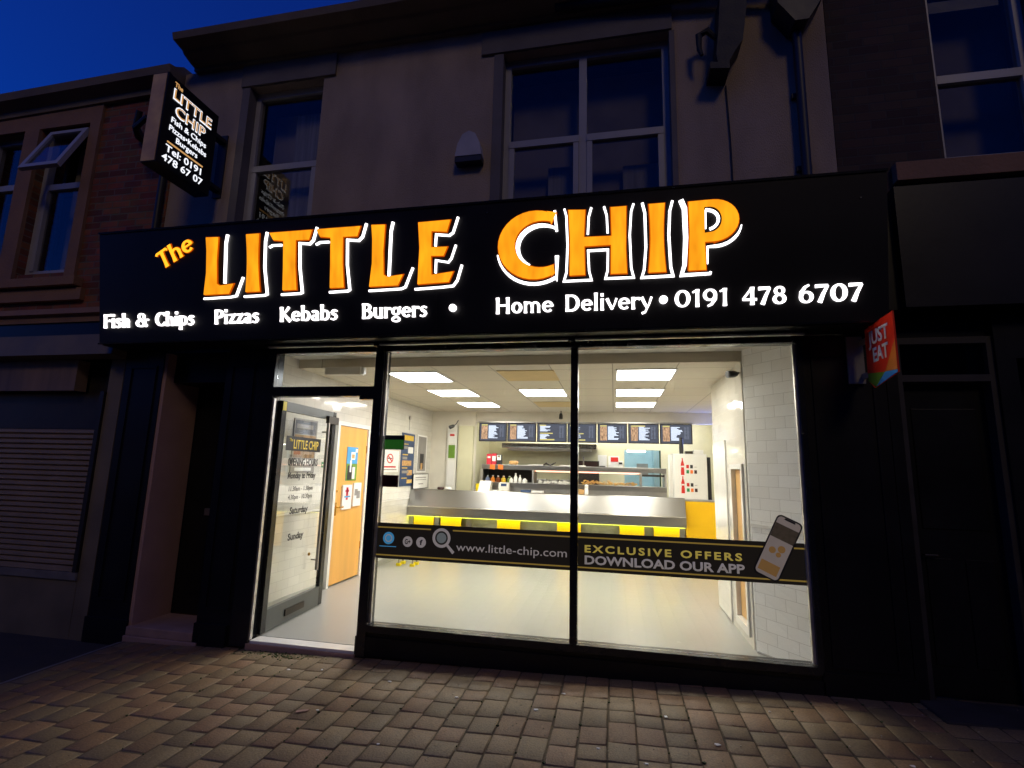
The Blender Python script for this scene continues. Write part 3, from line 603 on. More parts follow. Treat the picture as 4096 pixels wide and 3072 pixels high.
# flared display lettering drawn as strokes
def _st(x, a, b_, w_=0.2): return ([(x, a), (x, a*0.75+b_*0.25), (x, a*0.25+b_*0.75), (x, b_)], [w_*1.22, w_*0.95, w_*0.95, w_*1.22])
def _ar(cx, cy, rx, ry, a0, a1, T=0.2, th=0.1, n=18):
    P, W = [], []
    for i in range(n+1):
        a = R(a0+(a1-a0)*i/n); P.append((cx+rx*math.cos(a), cy+ry*math.sin(a))); W.append(th+(T-th)*abs(math.cos(a))**1.3)
    return (P, W)
def _hz(x0, x1, y, w_=0.12): return ([(x0, y), (x1-0.04, y), (x1, y+0.01)], [w_, w_, w_*1.7])
G = {
 'T': (.62, [_st(.31, 0, .95), ([(.03, .86), (.08, .94), (.54, .95), (.59, .86)], [.12, .12, .12, .12])]),
 'F': (.56, [_st(.12, 0, 1), _hz(.12, .52, .93), _hz(.12, .45, .52)]), 'i': (.28, [_st(.13, 0, .68), ([(.13, .82), (.13, 1.0)], [.17, .2])]),
 's': (.46, [([(.38, .58), (.28, .65), (.16, .62), (.11, .51), (.17, .41), (.29, .33), (.34, .21), (.28, .08), (.17, .03), (.05, .09)], [.12, .1, .12, .17, .2, .2, .17, .12, .1, .13])]),
 'h': (.58, [_st(.12, 0, 1.03), _ar(.28, .42, .165, .21, 150, 0, .19, .1, 10), _st(.445, 0, .45, .19)]), 'l': (.27, [_st(.13, 0, 1.05)]),
 '&': (.8, [_ar(.32, .75, .15, .19, -40, 250, .14, .1), _ar(.30, .27, .22, .23, 110, 360, .2, .1), ([(.24, .6), (.42, .38), (.62, .04)], [.13, .2, .2]), ([(.52, .28), (.55, .5), (.72, .5)], [.1, .12, .14])]),
 'C': (.68, [_ar(.40, .5, .30, .44, 52, 308, .23, .11, 24), ([(.60, .98), (.585, .72)], [.1, .05]), ([(.60, .3), (.59, .06)], [.04, .1])]),
 'p': (.58, [_st(.12, -.3, .7), _ar(.28, .35, .19, .29, 140, -140, .2, .1, 20)]), 'b': (.58, [_st(.12, .03, 1.05), _ar(.28, .35, .19, .30, 140, -140, .2, .1, 20)]),
 'P': (.60, [_st(.13, 0, 1), _ar(.28, .71, .22, .24, 90, -90, .22, .11, 16), ([(.13, .95), (.28, .95)], [.12, .12]), ([(.13, .47), (.28, .47)], [.1, .1])]),
 'z': (.46, [_hz(.05, .42, .61, .12), ([(.36, .6), (.10, .08)], [.16, .16]), ([(.06, .07), (.38, .06), (.44, .12)], [.13, .13, .16])]),
 'a': (.52, [_st(.37, 0, .5, .19), _ar(.24, .50, .14, .145, 160, 0, .17, .11, 10), _ar(.22, .19, .13, .15, 60, 320, .17, .1, 14)]),
 'K': (.70, [_st(.13, 0, 1), ([(.56, .98), (.4, .72), (.2, .5)], [.16, .12, .1]), ([(.26, .55), (.42, .3), (.63, .02)], [.12, .2, .24])]),
 'e': (.54, [_ar(.28, .35, .19, .29, 0, 318, .2, .1, 22), ([(.12, .37), (.46, .37)], [.09, .09])]),
 'B': (.64, [_st(.13, 0, 1), _ar(.28, .745, .18, .2, 90, -90, .2, .1, 14), _ar(.30, .285, .22, .235, 90, -90, .22, .11, 14), ([(.13, .945), (.28, .945)], [.11, .11]), ([(.13, .535), (.3, .535)], [.09, .09]), ([(.13, .055), (.3, .055)], [.11, .11])]),
 'u': (.58, [_st(.12, .2, .7, .19), _ar(.28, .25, .165, .2, 180, 330, .19, .1, 10), _st(.445, 0, .7, .19)]),
 'r': (.42, [_st(.12, 0, .7), _ar(.30, .38, .18, .25, 160, 70, .17, .12, 8), ([(.34, .64), (.41, .56)], [.16, .15])]),
 'g': (.56, [_ar(.26, .42, .17, .22, 0, 360, .19, .1, 22), _ar(.26, -.1, .19, .14, -200, 170, .13, .1, 18), ([(.38, .6), (.52, .68)], [.1, .12])]),
 'H': (.74, [_st(.13, 0, 1), _st(.60, 0, 1), ([(.13, .52), (.6, .52)], [.12, .12])]), 'o': (.56, [_ar(.28, .35, .18, .29, 0, 360, .21, .1, 24)]),
 'm': (.86, [_st(.12, 0, .7, .18), _ar(.27, .42, .15, .21, 150, 0, .18, .1, 10), _st(.425, 0, .45, .17), _ar(.57, .42, .15, .21, 150, 0, .18, .1, 10), _st(.725, 0, .45, .17)]),
 'D': (.72, [_st(.13, 0, 1), _ar(.30, .5, .30, .445, 90, -90, .24, .11, 20), ([(.13, .945), (.3, .945)], [.11, .11]), ([(.13, .055), (.3, .055)], [.11, .11])]),
 'v': (.52, [([(.06, .68), (.15, .4), (.28, .04)], [.2, .18, .16]), ([(.47, .68), (.4, .4), (.28, .04)], [.14, .1, .1])]),
 'y': (.52, [([(.06, .68), (.15, .4), (.28, .06)], [.2, .18, .14]), ([(.47, .68), (.38, .3), (.2, -.2), (.06, -.27)], [.14, .11, .12, .14])]),
 '0': (.66, [_ar(.33, .5, .23, .44, 0, 360, .23, .1, 28)]), '1': (.42, [_st(.24, 0, 1, .2), ([(.24, .96), (.06, .84)], [.13, .1])]),
 '9': (.62, [_ar(.30, .66, .20, .29, 0, 360, .2, .1, 24), ([(.50, .66), (.49, .4), (.36, .12), (.22, .02)], [.2, .2, .16, .12])]),
 '6': (.62, [_ar(.32, .32, .20, .28, 0, 360, .2, .1, 24), ([(.12, .32), (.14, .6), (.28, .88), (.42, .98)], [.2, .2, .16, .12])]),
 '4': (.66, [_st(.44, 0, 1, .2), ([(.42, .96), (.06, .33)], [.12, .12]), ([(.05, .3), (.62, .3)], [.12, .15])]),
 '7': (.58, [([(.04, .9), (.5, .92)], [.2, .15]), ([(.50, .92), (.34, .5), (.2, 0)], [.12, .18, .24])]),
 '8': (.62, [_ar(.31, .74, .16, .2, 0, 360, .17, .1, 22), _ar(.31, .28, .20, .235, 0, 360, .2, .1, 24)]),
}
def flared(mb, s, x0, x1, z0, cap, O, u, v, d, wt=0.88):
    adv = sum(G[c_][0] if c_ != ' ' else .36 for c_ in s); k_ = (x1-x0)/adv; x_ = 0
    for c_ in s:
        if c_ == ' ': x_ += .36; continue
        for (P, W) in G[c_][1]: mb.ribbon([(x0+(x_+p[0])*k_, z0+p[1]*cap) for p in P], [q*cap*wt for q in W], O, u, v, d)
        x_ += G[c_][0]
# The (rotated)
an = R(27); tu = X*math.cos(an)+fv*math.sin(an); tv = -X*math.sin(an)+fv*math.cos(an)
mb = MB(); flared(mb, 'The', 0, 0.40, 0, 0.165, FO+fn*0.002+X*-4.075+fv*0.652, tu, tv, fn*0.012, 0.95); o = mb.build('word', 'amber_soft', FS); o['label'] = 'small tilted amber word The'
mb = MB(); flared(mb, 'The', 0, 0.40, 0, 0.165, FO+fn*0.001+X*-4.075+fv*0.652, tu, tv, fn*0.008, 1.45); mb.build('letter_edge', 'amber_edge', o)
def word(s, x0, x1, z0=0.137, cap=0.128, d=0.014):
    mb = MB(); flared(mb, s, x0, x1, z0, cap, FO+fn*0.001, X, fv, fn*d); o = mb.build('word', 'white_lit', FS); o['label'] = 'white lit lettering reading %s' % s
for s, a, c_ in (('Fish', -4.725, -4.425), ('&', -4.36, -4.205), ('Chips', -4.145, -3.718), ('Pizzas', -3.515, -3.053), ('Kebabs', -2.856, -2.292), ('Burgers', -2.078, -1.487), ('Home', -0.923, -0.454), ('Delivery', -0.37, 0.292), ('0191', 0.445, 0.834), ('478', 0.915, 1.219), ('6707', 1.288, 1.71)): word(s, a, c_)
for cx in (-1.27, 0.368):
    MB().disc(FO+fn*0.012+X*cx+fv*0.197, X, fv, 0.030, fn*0.02, 20).build('bullet_dot', 'white_lit', FS)
for (x_, z_) in ((-0.985, 0.955), (1.70, 0.86)): MB().tube([FO+X*x_+fv*z_+fn*0.001, FO+X*x_+fv*z_+fn*0.006], 0.006, 8).build('fixing_screw', 'steel', FS)

# ================================================================== PROJECTING SIGN
PX0, PX1, PY0, PY1, PZ0, PZ1 = -4.06, -3.90, -0.785, -0.185, 4.11, 4.985
PS = thing('projecting_sign', (-3.98, -0.5, 4.12), 'black double-sided projecting box sign with lit lettering and a pale outer edge', 'shop sign')
MB().box(PX0, PX1, PY0+0.006, PY1, PZ0, PZ1, bev=0.006).build('box', 'black_panel', PS)
M['tan_edge'] = pbr('tan_edge', hexc(242, 190, 115), 0.5, var=0.25, nscale=6)
MB().box(PX0+0.004, PX1-0.012, PY0, PY0+0.0055, PZ0+0.01, PZ1-0.01).build('edge_strip', 'tan_edge', PS)
PO = Vector((PX1+0.001, 0, 0))
def pt(s, y0, y1, z0, cap, bold=0.02, mat='white_lit2', off=0.0):
    mb = MB(); text_mb(mb, s, y0, y1, z0, cap, PO+X*off, Y, Z, X*0.003, bold); return mb.build('lettering', mat, PS)
pt('The', -0.705, -0.62, 4.905, 0.045, 0.01, 'amber_dim')
pt('LITTLE', -0.705, -0.262, 4.777, 0.108, 0.022); pt('LITTLE', -0.698, -0.269, 4.788, 0.088, -0.005, 'amber_dim', 0.004)
pt('CHIP', -0.665, -0.32, 4.638, 0.108, 0.022); pt('CHIP', -0.657, -0.328, 4.648, 0.088, -0.005, 'amber_dim', 0.004)
pt('Fish & Chips', -0.69, -0.295, 4.555, 0.052, 0.005); pt('Pizzas\u2022Kebabs', -0.70, -0.28, 4.47, 0.052, 0.005); pt('Burgers', -0.615, -0.375, 4.395, 0.052, 0.005)
MB().box(PX1+0.001, PX1+0.004, -0.70, -0.30, 4.347, 4.361).build('rule_line', 'amber_dim', PS)
pt('Tel: 0191', -0.708, -0.31, 4.262, 0.064, 0.006); pt('478 67 07', -0.73, -0.28, 4.165, 0.066, 0.006)
# iron bracket on the wall behind
BR = thing('sign_bracket', (-3.98, -0.1, 4.6), 'short dark iron mount fixing the projecting box sign to the wall', 'bracket')
mb = MB(); mb.box(-4.02, -3.94, -0.184, -0.015, 4.80, 4.84); mb.box(-4.02, -3.94, -0.184, -0.015, 4.26, 4.30); mb.box(-4.03, -3.93, -0.014, -0.001, 4.2, 4.9); mb.build('arm', 'iron', BR)
BR2 = thing('lamp_bracket', (-4.75, -0.3, 5.0), 'black curved swan-neck bracket on the brick wall left of the box sign', 'bracket')
mb = MB(); mb.tube([(-4.95, -0.02, 4.92), (-4.85, -0.2, 4.86), (-4.7, -0.36, 4.83), (-4.5, -0.42, 4.88)], [0.03, 0.03, 0.028, 0.025], 8); mb.tube([(-4.96, -0.02, 4.9), (-4.99, -0.12, 5.05), (-4.93, -0.16, 5.2)], [0.03, 0.035, 0.03], 8); mb.build('arm', 'iron', BR2, True)
mb = MB(); mb.disc((-4.95, -0.001, 4.95), X, Z, 0.07, -Y*0.02, 14); mb.build('wall_plate', 'iron', BR2)

# ================================================================== DELIVERY SIGN (right)
JS = thing('delivery_sign', (1.78, -0.2, 2.2), 'small red folded projecting sign reading Just Eat on the right pilaster', 'sign')
M['js_red'] = pbr('js_red', hexc(250, 52, 22), 0.35)
M['js_white'] = pbr('js_white', hexc(250, 240, 225), 0.5); M['js_orange'] = pbr('js_orange', hexc(240, 130, 25), 0.5); M['js_green'] = pbr('js_green', hexc(110, 160, 30), 0.5); M['js_blue'] = pbr('js_blue', hexc(50, 150, 215), 0.5); M['js_plate'] = pbr('js_plate', hexc(150, 142, 128), 0.5); M['js_yellow'] = pbr('js_yellow', hexc(200, 180, 30), 0.5)
JO = Vector((1.779, 0, 0))
y0, y1 = -0.52, -0.14
def jp(name, pts, mat, off): MB().prism([(p[0], p[1]) for p in pts], JO-X*off, Y, Z, -X*0.0015).build(name, mat, JS)
MB().prism([(y0, 2.62), (y1, 2.595), (y1+0.01, 2.29), (y1, 2.215), (-0.21, 2.16), (y0, 2.215)], JO, Y, Z, X*0.010).build('panel', 'js_red', JS)
jp('orange_corner', [(y0, 2.43), (-0.37, 2.246), (y0, 2.235)], 'js_orange', 0.001)
jp('blue_corner', [(y0, 2.232), (-0.37, 2.245), (-0.24, 2.164), (y0, 2.216)], 'js_blue', 0.001)
jp('green_corner', [(-0.365, 2.245), (y1, 2.275), (y1, 2.218), (-0.235, 2.163)], 'js_green', 0.001)
mb = MB(); text_mb(mb, 'JUST', 0, 0.27, 0, 0.10, JO+Vector((-0.002, -0.185, 2.46)), -Y, Z, -X*0.002, 0.03); text_mb(mb, 'EAT', 0, 0.20, 0, 0.10, JO+Vector((-0.002, -0.235, 2.335)), -Y, Z, -X*0.002, 0.03); mb.build('lettering', 'js_white', JS)
MB().box(1.70, 1.81, -0.03, -0.012, 2.22, 2.575, bev=0.003).box(1.785, 1.80, -0.14, -0.03, 2.25, 2.29).box(1.785, 1.80, -0.14, -0.03, 2.5, 2.54).build('wall_bracket', 'js_plate', JS)

# ================================================================== ALARM BOX, DOWNPIPES, CORBEL BRACKET
AL = thing('alarm_box', (-1.28, -0.05, 4.3), 'pale rounded alarm box on the rendered wall beside the wide upstairs window', 'alarm box')
MB().prism([(-0.125, 0), (0.125, 0), (0.105, 0.12), (0.06, 0.215), (0.0, 0.245), (-0.06, 0.215), (-0.105, 0.12)], (-1.28, -0.1, 4.335), X, Z, Y*0.098).build('cover', 'upvc_aged', AL)
MB().prism([(-0.125, -0.055), (0.125, -0.055), (0.125, -0.001), (-0.125, -0.001)], (-1.28, -0.095, 4.335), X, Z, Y*0.09).build('base', 'pipe_paint', AL)
DP = thing('downpipe', (1.51, -0.06, 3.7), 'dark downpipe with hopper head running down the right of the rendered wall', 'drainpipe')
MB().tube([(1.51, -0.07, 3.66), (1.51, -0.07, 5.2)], 0.036, 12).build('pipe', 'pipe_paint', DP, True)
MB().prism([(-0.05, 5.17), (0.05, 5.17), (0.13, 5.30), (0.17, 5.36), (0.17, 5.60), (-0.17, 5.60), (-0.17, 5.36), (-0.13, 5.30)], (1.51, -0.2, 0), X, Z, Y*0.19).build('hopper', 'pipe_paint', DP)
MB().box(1.455, 1.565, -0.035, -0.001, 4.6, 4.64).box(1.455, 1.565, -0.035, -0.001, 3.95, 3.99).build('pipe_bracket', 'pipe_paint', DP)
MB().tube([(1.48, -0.12, 5.55), (1.1, -0.14, 5.62), (0.2, -0.12, 5.68), (-0.5, -0.10, 5.74)], 0.035, 10).build('branch_pipe', 'pipe_paint', DP, True)
CB = thing('wall_corbel', (0.9, -0.15, 4.85), 'dark cast iron scroll bracket high on the wall left of the downpipe', 'bracket')
MB().prism([(0.80, 4.83), (0.95, 4.81), (0.95, 4.88), (1.0, 4.97), (1.06, 5.06), (1.08, 5.2), (1.12, 5.52), (0.90, 5.52), (0.88, 5.25), (0.87, 5.13), (0.85, 4.95), (0.86, 4.88), (0.80, 4.89)], (0, -0.2, 0), X, Z, Y*0.199).build('scroll', 'iron', CB)
MB().tube([(0.88, -0.12, 5.16), (0.80, -0.14, 5.24), (0.73, -0.14, 5.2), (0.73, -0.14, 5.07), (0.75, -0.14, 5.01)], [0.02, 0.028, 0.03, 0.022, 0.014], 8).build('hook', 'iron', CB, True)
CAB = thing('narrow_downpipe', (-4.63, -0.03, 3.7), 'thin blue-black pipe at the joint of brick and rendered walls', 'drainpipe')
MB().tube([(-4.635, -0.045, 3.66), (-4.635, -0.045, 5.6)], 0.033, 10).build('pipe', 'pipe_paint', CAB, True)

WC_ = thing('wall_cable', (0.95, -0.01, 4.0), 'thin dark cable running down the render below the iron scroll bracket', 'cable')
MB().tube([(0.955, -0.012, 4.80), (0.97, -0.012, 4.3), (0.975, -0.012, 3.66)], 0.006, 6).build('cable', 'iron', WC_, True)
# ================================================================== LEFT BRICK BUILDING
LB = thing('brick_building', (-8, 0, 0), 'red brick building with stone window surrounds left of the rendered shop', 'building')
mb = MB(); holes = [(-7.25, -6.66, 3.5, 5.25), (-6.44, -5.74, 3.5, 5.3), (-9.2, -8.4, 3.5, 5.25)]
wall_with_holes(mb, -14, -4.585, 3.06, 5.56, 0.0, 0.28, holes); mb.build('brick_wall', 'brick_wall', LB)
mb = MB(); mb.box(-14, -5.6, -0.03, -0.001, 5.26, 5.5); mb.box(-6.655, -6.445, -0.04, -0.001, 3.42, 5.258); mb.box(-7.45, -7.255, -0.04, -0.001, 3.42, 5.258); mb.box(-5.735, -5.60, -0.035, -0.001, 3.42, 5.258)
mb.build('window_surround', 'brick_stone', LB)
mb = MB(); mb.box(-7.5, -5.5, -0.10, -0.001, 3.32, 3.415, bev=0.006); mb.box(-14, -5.45, -0.05, -0.001, 3.17, 3.3); mb.build('sill', 'brick_stone', LB)
# eaves
ev = MB().prism([(0.001, 5.50), (0.05, 5.50), (0.06, 5.56), (0.17, 5.62), (0.19, 5.70), (0.12, 5.72), (0.02, 5.80), (-0.28, 5.84), (-0.28, 5.50)], (-14, 0, 0), -Y, Z, X*9.40)
for v_ in ev.b.verts: v_.co.z += 0.075*max(-1, (v_.co.x+4.6)/2.4)*(1.0 if v_.co.x > -10 else 2.9)
ev.build('eaves', 'cornice_stone', LB)
MB().box(-14, -4.7, 0.3, 8, 5.4, 5.55).build('roof', 'asphalt', LB)
def simple_window(parent, x0, x1, z0, z1, zt, top_open=False):
    f = MB(); fr = 0.06; yb = 0.08
    f.box(x0, x0+fr, yb, yb+0.07, z0, z1); f.box(x1-fr, x1, yb, yb+0.07, z0, z1); f.box(x0+fr, x1-fr, yb, yb+0.07, z1-fr, z1); f.box(x0+fr, x1-fr, yb, yb+0.07, z0, z0+0.07); f.box(x0+fr, x1-fr, yb-0.002, yb+0.068, zt-0.035, zt+0.035)
    if top_open: f.box(x0+fr+0.002, x0+fr+0.055, yb-0.01, yb+0.05, z0+0.07, zt-0.035)
    wo = f.build('window', 'upvc', parent)
    gl = MB(); gl.box(x0+fr, x1-fr, yb+0.03, yb+0.036, z0+0.07, zt-0.035)
    if not top_open: gl.box(x0+fr, x1-fr, yb+0.03, yb+0.036, zt+0.035, z1-fr)
    gl.build('window_pane', 'dark_glass', wo)
    if top_open:
        v = MB(); a = R(22); vv = Vector((0, -math.sin(a), -math.cos(a))); O = Vector((x0+0.16, yb-0.075, z1-0.12)); nn = Vector((0, -math.cos(a), math.sin(a))); W_, H_ = 0.53, 0.64
        for (p, q, r_, s_) in ((0, 0.055, 0, H_), (W_-0.055, W_, 0, H_), (0.055, W_-0.055, 0, 0.055), (0.055, W_-0.055, H_-0.055, H_)): v.prism([(p, r_), (q, r_), (q, s_), (p, s_)], O, X, vv, nn*0.045)
        vo = v.build('vent_sash', 'upvc', wo)
        MB().prism([(0.055, 0.055), (W_-0.055, 0.055), (W_-0.055, H_-0.055), (0.055, H_-0.055)], O+nn*0.02, X, vv, nn*0.005).build('vent_pane', 'dark_glass', vo)
    return wo
simple_window(LB, -7.25, -6.66, 3.5, 5.25, 4.63); simple_window(LB, -6.44, -5.74, 3.5, 5.3, 4.58, True); simple_window(LB, -9.2, -8.4, 3.5, 5.25, 4.63)
MB().box(-7.3, -6.6, 0.42, 0.43, 3.45, 5.3).box(-6.45, -5.7, 0.42, 0.43, 3.45, 5.3).build('window_blind', 'blind', LB)
MB().box(-6.1, -5.86, 0.30, 0.31, 3.5, 5.2).box(-14, -4.7, 1.5, 1.55, 3.1, 5.7).build('curtain', 'curtain', LB)
MB().box(-14, -4.80, 0.36, 0.5, 2.4, 3.05).build('lintel_beam', 'dark_card', LB)
# left shop ground floor
mb = MB(); mb.prism([(0.0, 3.055), (-0.12, 3.05), (-0.16, 2.98), (-0.12, 2.96), (-0.12, 2.9), (0, 2.9)], (-14, 0, 0), Y, Z, X*9.2); mb.build('shop_cornice', 'brick_stone', LB)
MB().box(-14, -4.80, -0.10, 0.0, 2.765, 2.895).build('shop_fascia', 'black_paint', LB)
mb = MB(); mb.prism([(-0.16, 2.55), (-0.13, 2.76), (0.0, 2.76), (0.0, 2.53)], (-14, 0, 0), Y, Z, X*9.2); mb.build('awning_box', 'cream_panel', LB)
MB().box(-14, -5.36, -0.02, 0.1, 2.21, 2.525).build('name_board', 'name_board', LB)
MB().box(-4.97, -4.80, 0.0, 0.35, -0.15, 2.525).box(-14, -4.975, 0.0, 0.3, -0.15, 0.46).build('shopfront_pier', 'cream_panel', LB)
MB().box(-14, -4.975, 0.12, 0.2, 1.83, 2.2).box(-5.35, -4.975, 0.12, 0.2, 2.2, 2.525).box(-14, -4.975, 0.3, 0.35, 0.46, 2.5).build('shutter_housing', 'dark_metal', LB)
MB().box(-14, -4.975, -0.02, -0.001, 0.40, 0.47).build('shop_sill', 'kerb', LB)
LS = thing('roller_shutter', (-6.5, 0.03, 0.5), 'ribbed grey roller shutter closed over the left neighbouring shop', 'shutter')
pts = [(0.03, 1.82)]; z = 1.82
while z > 0.52:
    pts += [(-0.005, z-0.012), (-0.005, z-0.036), (0.022, z-0.048)]; z -= 0.052
pts += [(0.05, z), (0.05, 1.82)]
MB().prism(pts[::-1], (-14, 0, 0), Y, Z, X*8.97).build('slat_curtain', 'shutter', LS)
MB().box(-5.028, -4.98, -0.02, 0.06, 0.47, 2.2).build('guide_rail', 'dark_metal', LS)
MB().box(-14, -5.03, -0.012, 0.055, 0.475, 0.52).build('bottom_rail', 'shutter', LS)

# ================================================================== RIGHT BUILDING
RB = thing('corner_building', (4, 0, 0), 'dark brick building with white-framed windows right of the rendered shop', 'building')
mb = MB(); wall_with_holes(mb, 1.76, 7.0, 3.06, 7.2, 0.0, 0.28, [(2.50, 3.20, 3.95, 5.6), (4.6, 5.3, 3.95, 5.6)]); mb.build('brick_wall', 'brick_dark', RB)
simple_window(RB, 2.50, 3.20, 3.95, 5.6, 4.70); simple_window(RB, 4.6, 5.3, 3.95, 5.6, 4.70)
MB().box(1.76, 7.0, 1.5, 1.55, 3.1, 7.1).build('partition_wall', 'dark_card', RB); MB().box(2.45, 3.3, 0.40, 0.41, 3.9, 5.6).box(4.5, 5.4, 0.40, 0.41, 3.9, 5.6).build('window_blind', 'blind', RB)
MB().box(2.13, 7.0, -0.07, -0.001, 3.78, 3.93, bev=0.006).build('sill', 'brick_stone', RB)
MB().box(2.05, 7.0, -0.16, -0.001, 2.75, 3.68).build('shop_fascia', 'black_paint', RB)
MB().box(1.955, 2.03, 0.0, 0.3, -0.1, 2.74).box(2.66, 2.78, 0.0, 0.3, -0.1, 2.74).box(2.03, 2.66, 0.05, 0.3, 2.58, 2.74).box(2.78, 7.0, 0.0, 0.3, -0.1, 0.5).box(2.78, 7.0, 0.0, 0.3, 2.4, 2.74).box(1.955, 2.05, -0.1, 0.0, 2.75, 3.6).build('shopfront', 'black_paint', RB)
mb = MB(); mb.box(2.031, 2.07, 0.02, 0.1, 0.1, 2.57); mb.box(2.62, 2.659, 0.02, 0.1, 0.1, 2.57); mb.box(2.07, 2.62, 0.02, 0.1, 2.52, 2.57); mb.box(2.07, 2.62, 0.02, 0.1, 2.24, 2.29)
mb.build('door_frame', 'dim_paint', RB)
MB().box(2.071, 2.619, 0.06, 0.1, 2.291, 2.519).build('fanlight', 'dark_glass', RB)
dR = MB().box(2.071, 2.619, 0.1, 0.15, 0.1, 2.239).build('door', 'black_paint', RB)
MB().box(2.14, 2.30, 0.092, 0.101, 0.3, 1.0, bev=0.004).box(2.38, 2.55, 0.092, 0.101, 0.3, 1.0, bev=0.004).box(2.14, 2.55, 0.092, 0.101, 1.2, 2.05, bev=0.004).build('door_panel', 'black_paint', dR)
MB().tube([(2.12, 0.085, 1.02), (2.12, 0.065, 1.02), (2.2, 0.065, 1.02)], 0.009, 8).build('door_handle', 'dark_metal', dR, True)
MB().box(2.8, 7.0, 0.2, 0.21, 0.5, 2.4).build('shop_pane', 'dark_glass', RB)
MB().box(2.8, 7.0, 0.28, 0.285, 0.5, 2.4).build('blind', 'dark_card', RB)
MB().box(1.96, 2.78, -0.3, 0.05, -0.1, 0.105, bev=0.01).build('doorstep', 'dim_paint', RB)

MB().box(1.96, 7.0, 0.31, 0.5, 2.3, 3.05).build('lintel_beam', 'dark_card', RB)
# ================================================================== ADDED TERRACE BEHIND THE CAMERA (unseen, blocks low sky light, shows in reflections)
OT = thing('sky_block_terrace', (0, -14, 0), 'unseen brick terrace added behind the camera to block low sky light', 'building')
mb = MB(); hs_ = [(-20+5*k_+o_, -20+5*k_+o_+1.1, 4.2, 5.9) for k_ in range(8) for o_ in (1, 3)]
wall_with_holes(mb, -26, 26, -0.19, 10.2, -14.3, -14.0, hs_); mb.build('brick_wall', 'brick_dark', OT)
MB().box(-26, 26, -14.6, -14.5, -0.19, 10.2).build('inner_wall', 'dark_card', OT)
mb = MB()
for h_ in hs_: mb.box(h_[0], h_[1], -14.2, -14.19, h_[2], h_[3])
mb.build('window_pane', 'dark_glass', OT)
MB().prism([(-13.8, 10.2), (-14.0, 10.4), (-17, 12.0), (-20, 10.2)], (-26, 0, 0), Y, Z, X*52).build('roof', 'asphalt', OT)
# ================================================================== INTERIOR SHELL
BI = B
MB().box(-3.5, 2.0, 0.12, 6.5, -0.05, 0.04).build('interior_floor', 'floor_vinyl', BI)
mb = MB(); wall_mat = 'tile_x'
mb.box(-3.6, -3.5, 0.16, 1.76, 0.0, 2.8); mb.box(-3.6, -3.5, 2.65, 5.3, 0.0, 2.8); mb.box(-3.6, -3.5, 1.76, 2.65, 2.09, 2.8); mb.build('tiled_wall', 'tile_x', BI)
MB().box(-3.265, -3.499, 0.112, 0.159, 0.0, 2.8).build('wall_return', 'white_wall', BI)
mb = MB(); mb.box(-3.499, -3.485, 0.16, 1.74, 0.98, 1.0); mb.box(-3.499, -3.485, 2.67, 4.4, 0.98, 1.0); mb.build('dado_trim', 'white_gloss', BI)
mb = MB(); mb.box(-3.499, -3.48, 0.16, 1.74, 0.041, 0.12); mb.box(-3.499, -3.48, 2.67, 4.4, 0.041, 0.12); mb.build('skirting', 'floor_vinyl', BI)
# right splay + right wall
A_ = Vector((1.19, 0.88, 0)); Bq = Vector((1.72, 0.125, 0)); dv = (Bq-A_).normalized(); nv = Vector((dv.y, -dv.x, 0)); nv = -nv if nv.x > 0 else nv
mb = MB(); mb.prism([(0, 0.0), ((Bq-A_).length, 0.0), ((Bq-A_).length, 2.8), (0, 2.8)], A_, dv, Z, -nv*0.08); mb.build('tiled_wall', 'tile_d', BI)
mb = MB(); mb.prism([(0, 1.09), ((Bq-A_).length-0.02, 1.09), ((Bq-A_).length-0.02, 1.115), (0, 1.115)], A_+nv*0.001, dv, Z, nv*0.012); mb.build('dado_trim', 'white_gloss', BI)
mb = MB(); mb.prism([(0.02, 0.0401), ((Bq-A_).length-0.05, 0.0401), ((Bq-A_).length-0.05, 0.055), (0.02, 0.055)], A_+nv*0.001, dv, Z, nv*0.02); mb.build('skirting', 'floor_vinyl', BI)
mb = MB(); mb.box(1.18, 1.32, 0.92, 1.0, 0.0, 2.8); mb.box(1.18, 1.32, 1.50, 2.42, 0.0, 2.8); mb.box(1.18, 1.32, 1.0, 1.50, 1.64, 2.8); mb.box(1.18, 1.32, 1.0, 1.5, 0.0, 0.12); mb.build('tiled_wall', 'tile_x', BI)
MB().box(1.192, 1.3, 0.885, 0.919, 0.0, 2.8).build('corner_trim', 'white_gloss', BI)
MB().box(1.32, 2.0, 2.34, 2.42, 0.0, 2.8).box(1.9, 2.0, 2.42, 8.4, 0, 2.8).build('white_wall', 'white_wall', BI)
MB().box(1.165, 1.179, 1.72, 2.38, 0.06, 1.9).build('wall_panel', 'white_gloss', BI)
# cupboard door in right wall
cdr = MB().box(1.2, 1.23, 1.07, 1.43, 0.2, 1.585).build('cupboard_door', 'wood_pale', BI)
MB().box(1.16, 1.22, 1.001, 1.06, 0.121, 1.639).box(1.16, 1.22, 1.44, 1.499, 0.121, 1.639).box(1.16, 1.22, 1.06, 1.44, 1.59, 1.639).box(1.16, 1.22, 1.06, 1.44, 0.121, 0.19).build('door_frame', 'white_gloss', cdr)
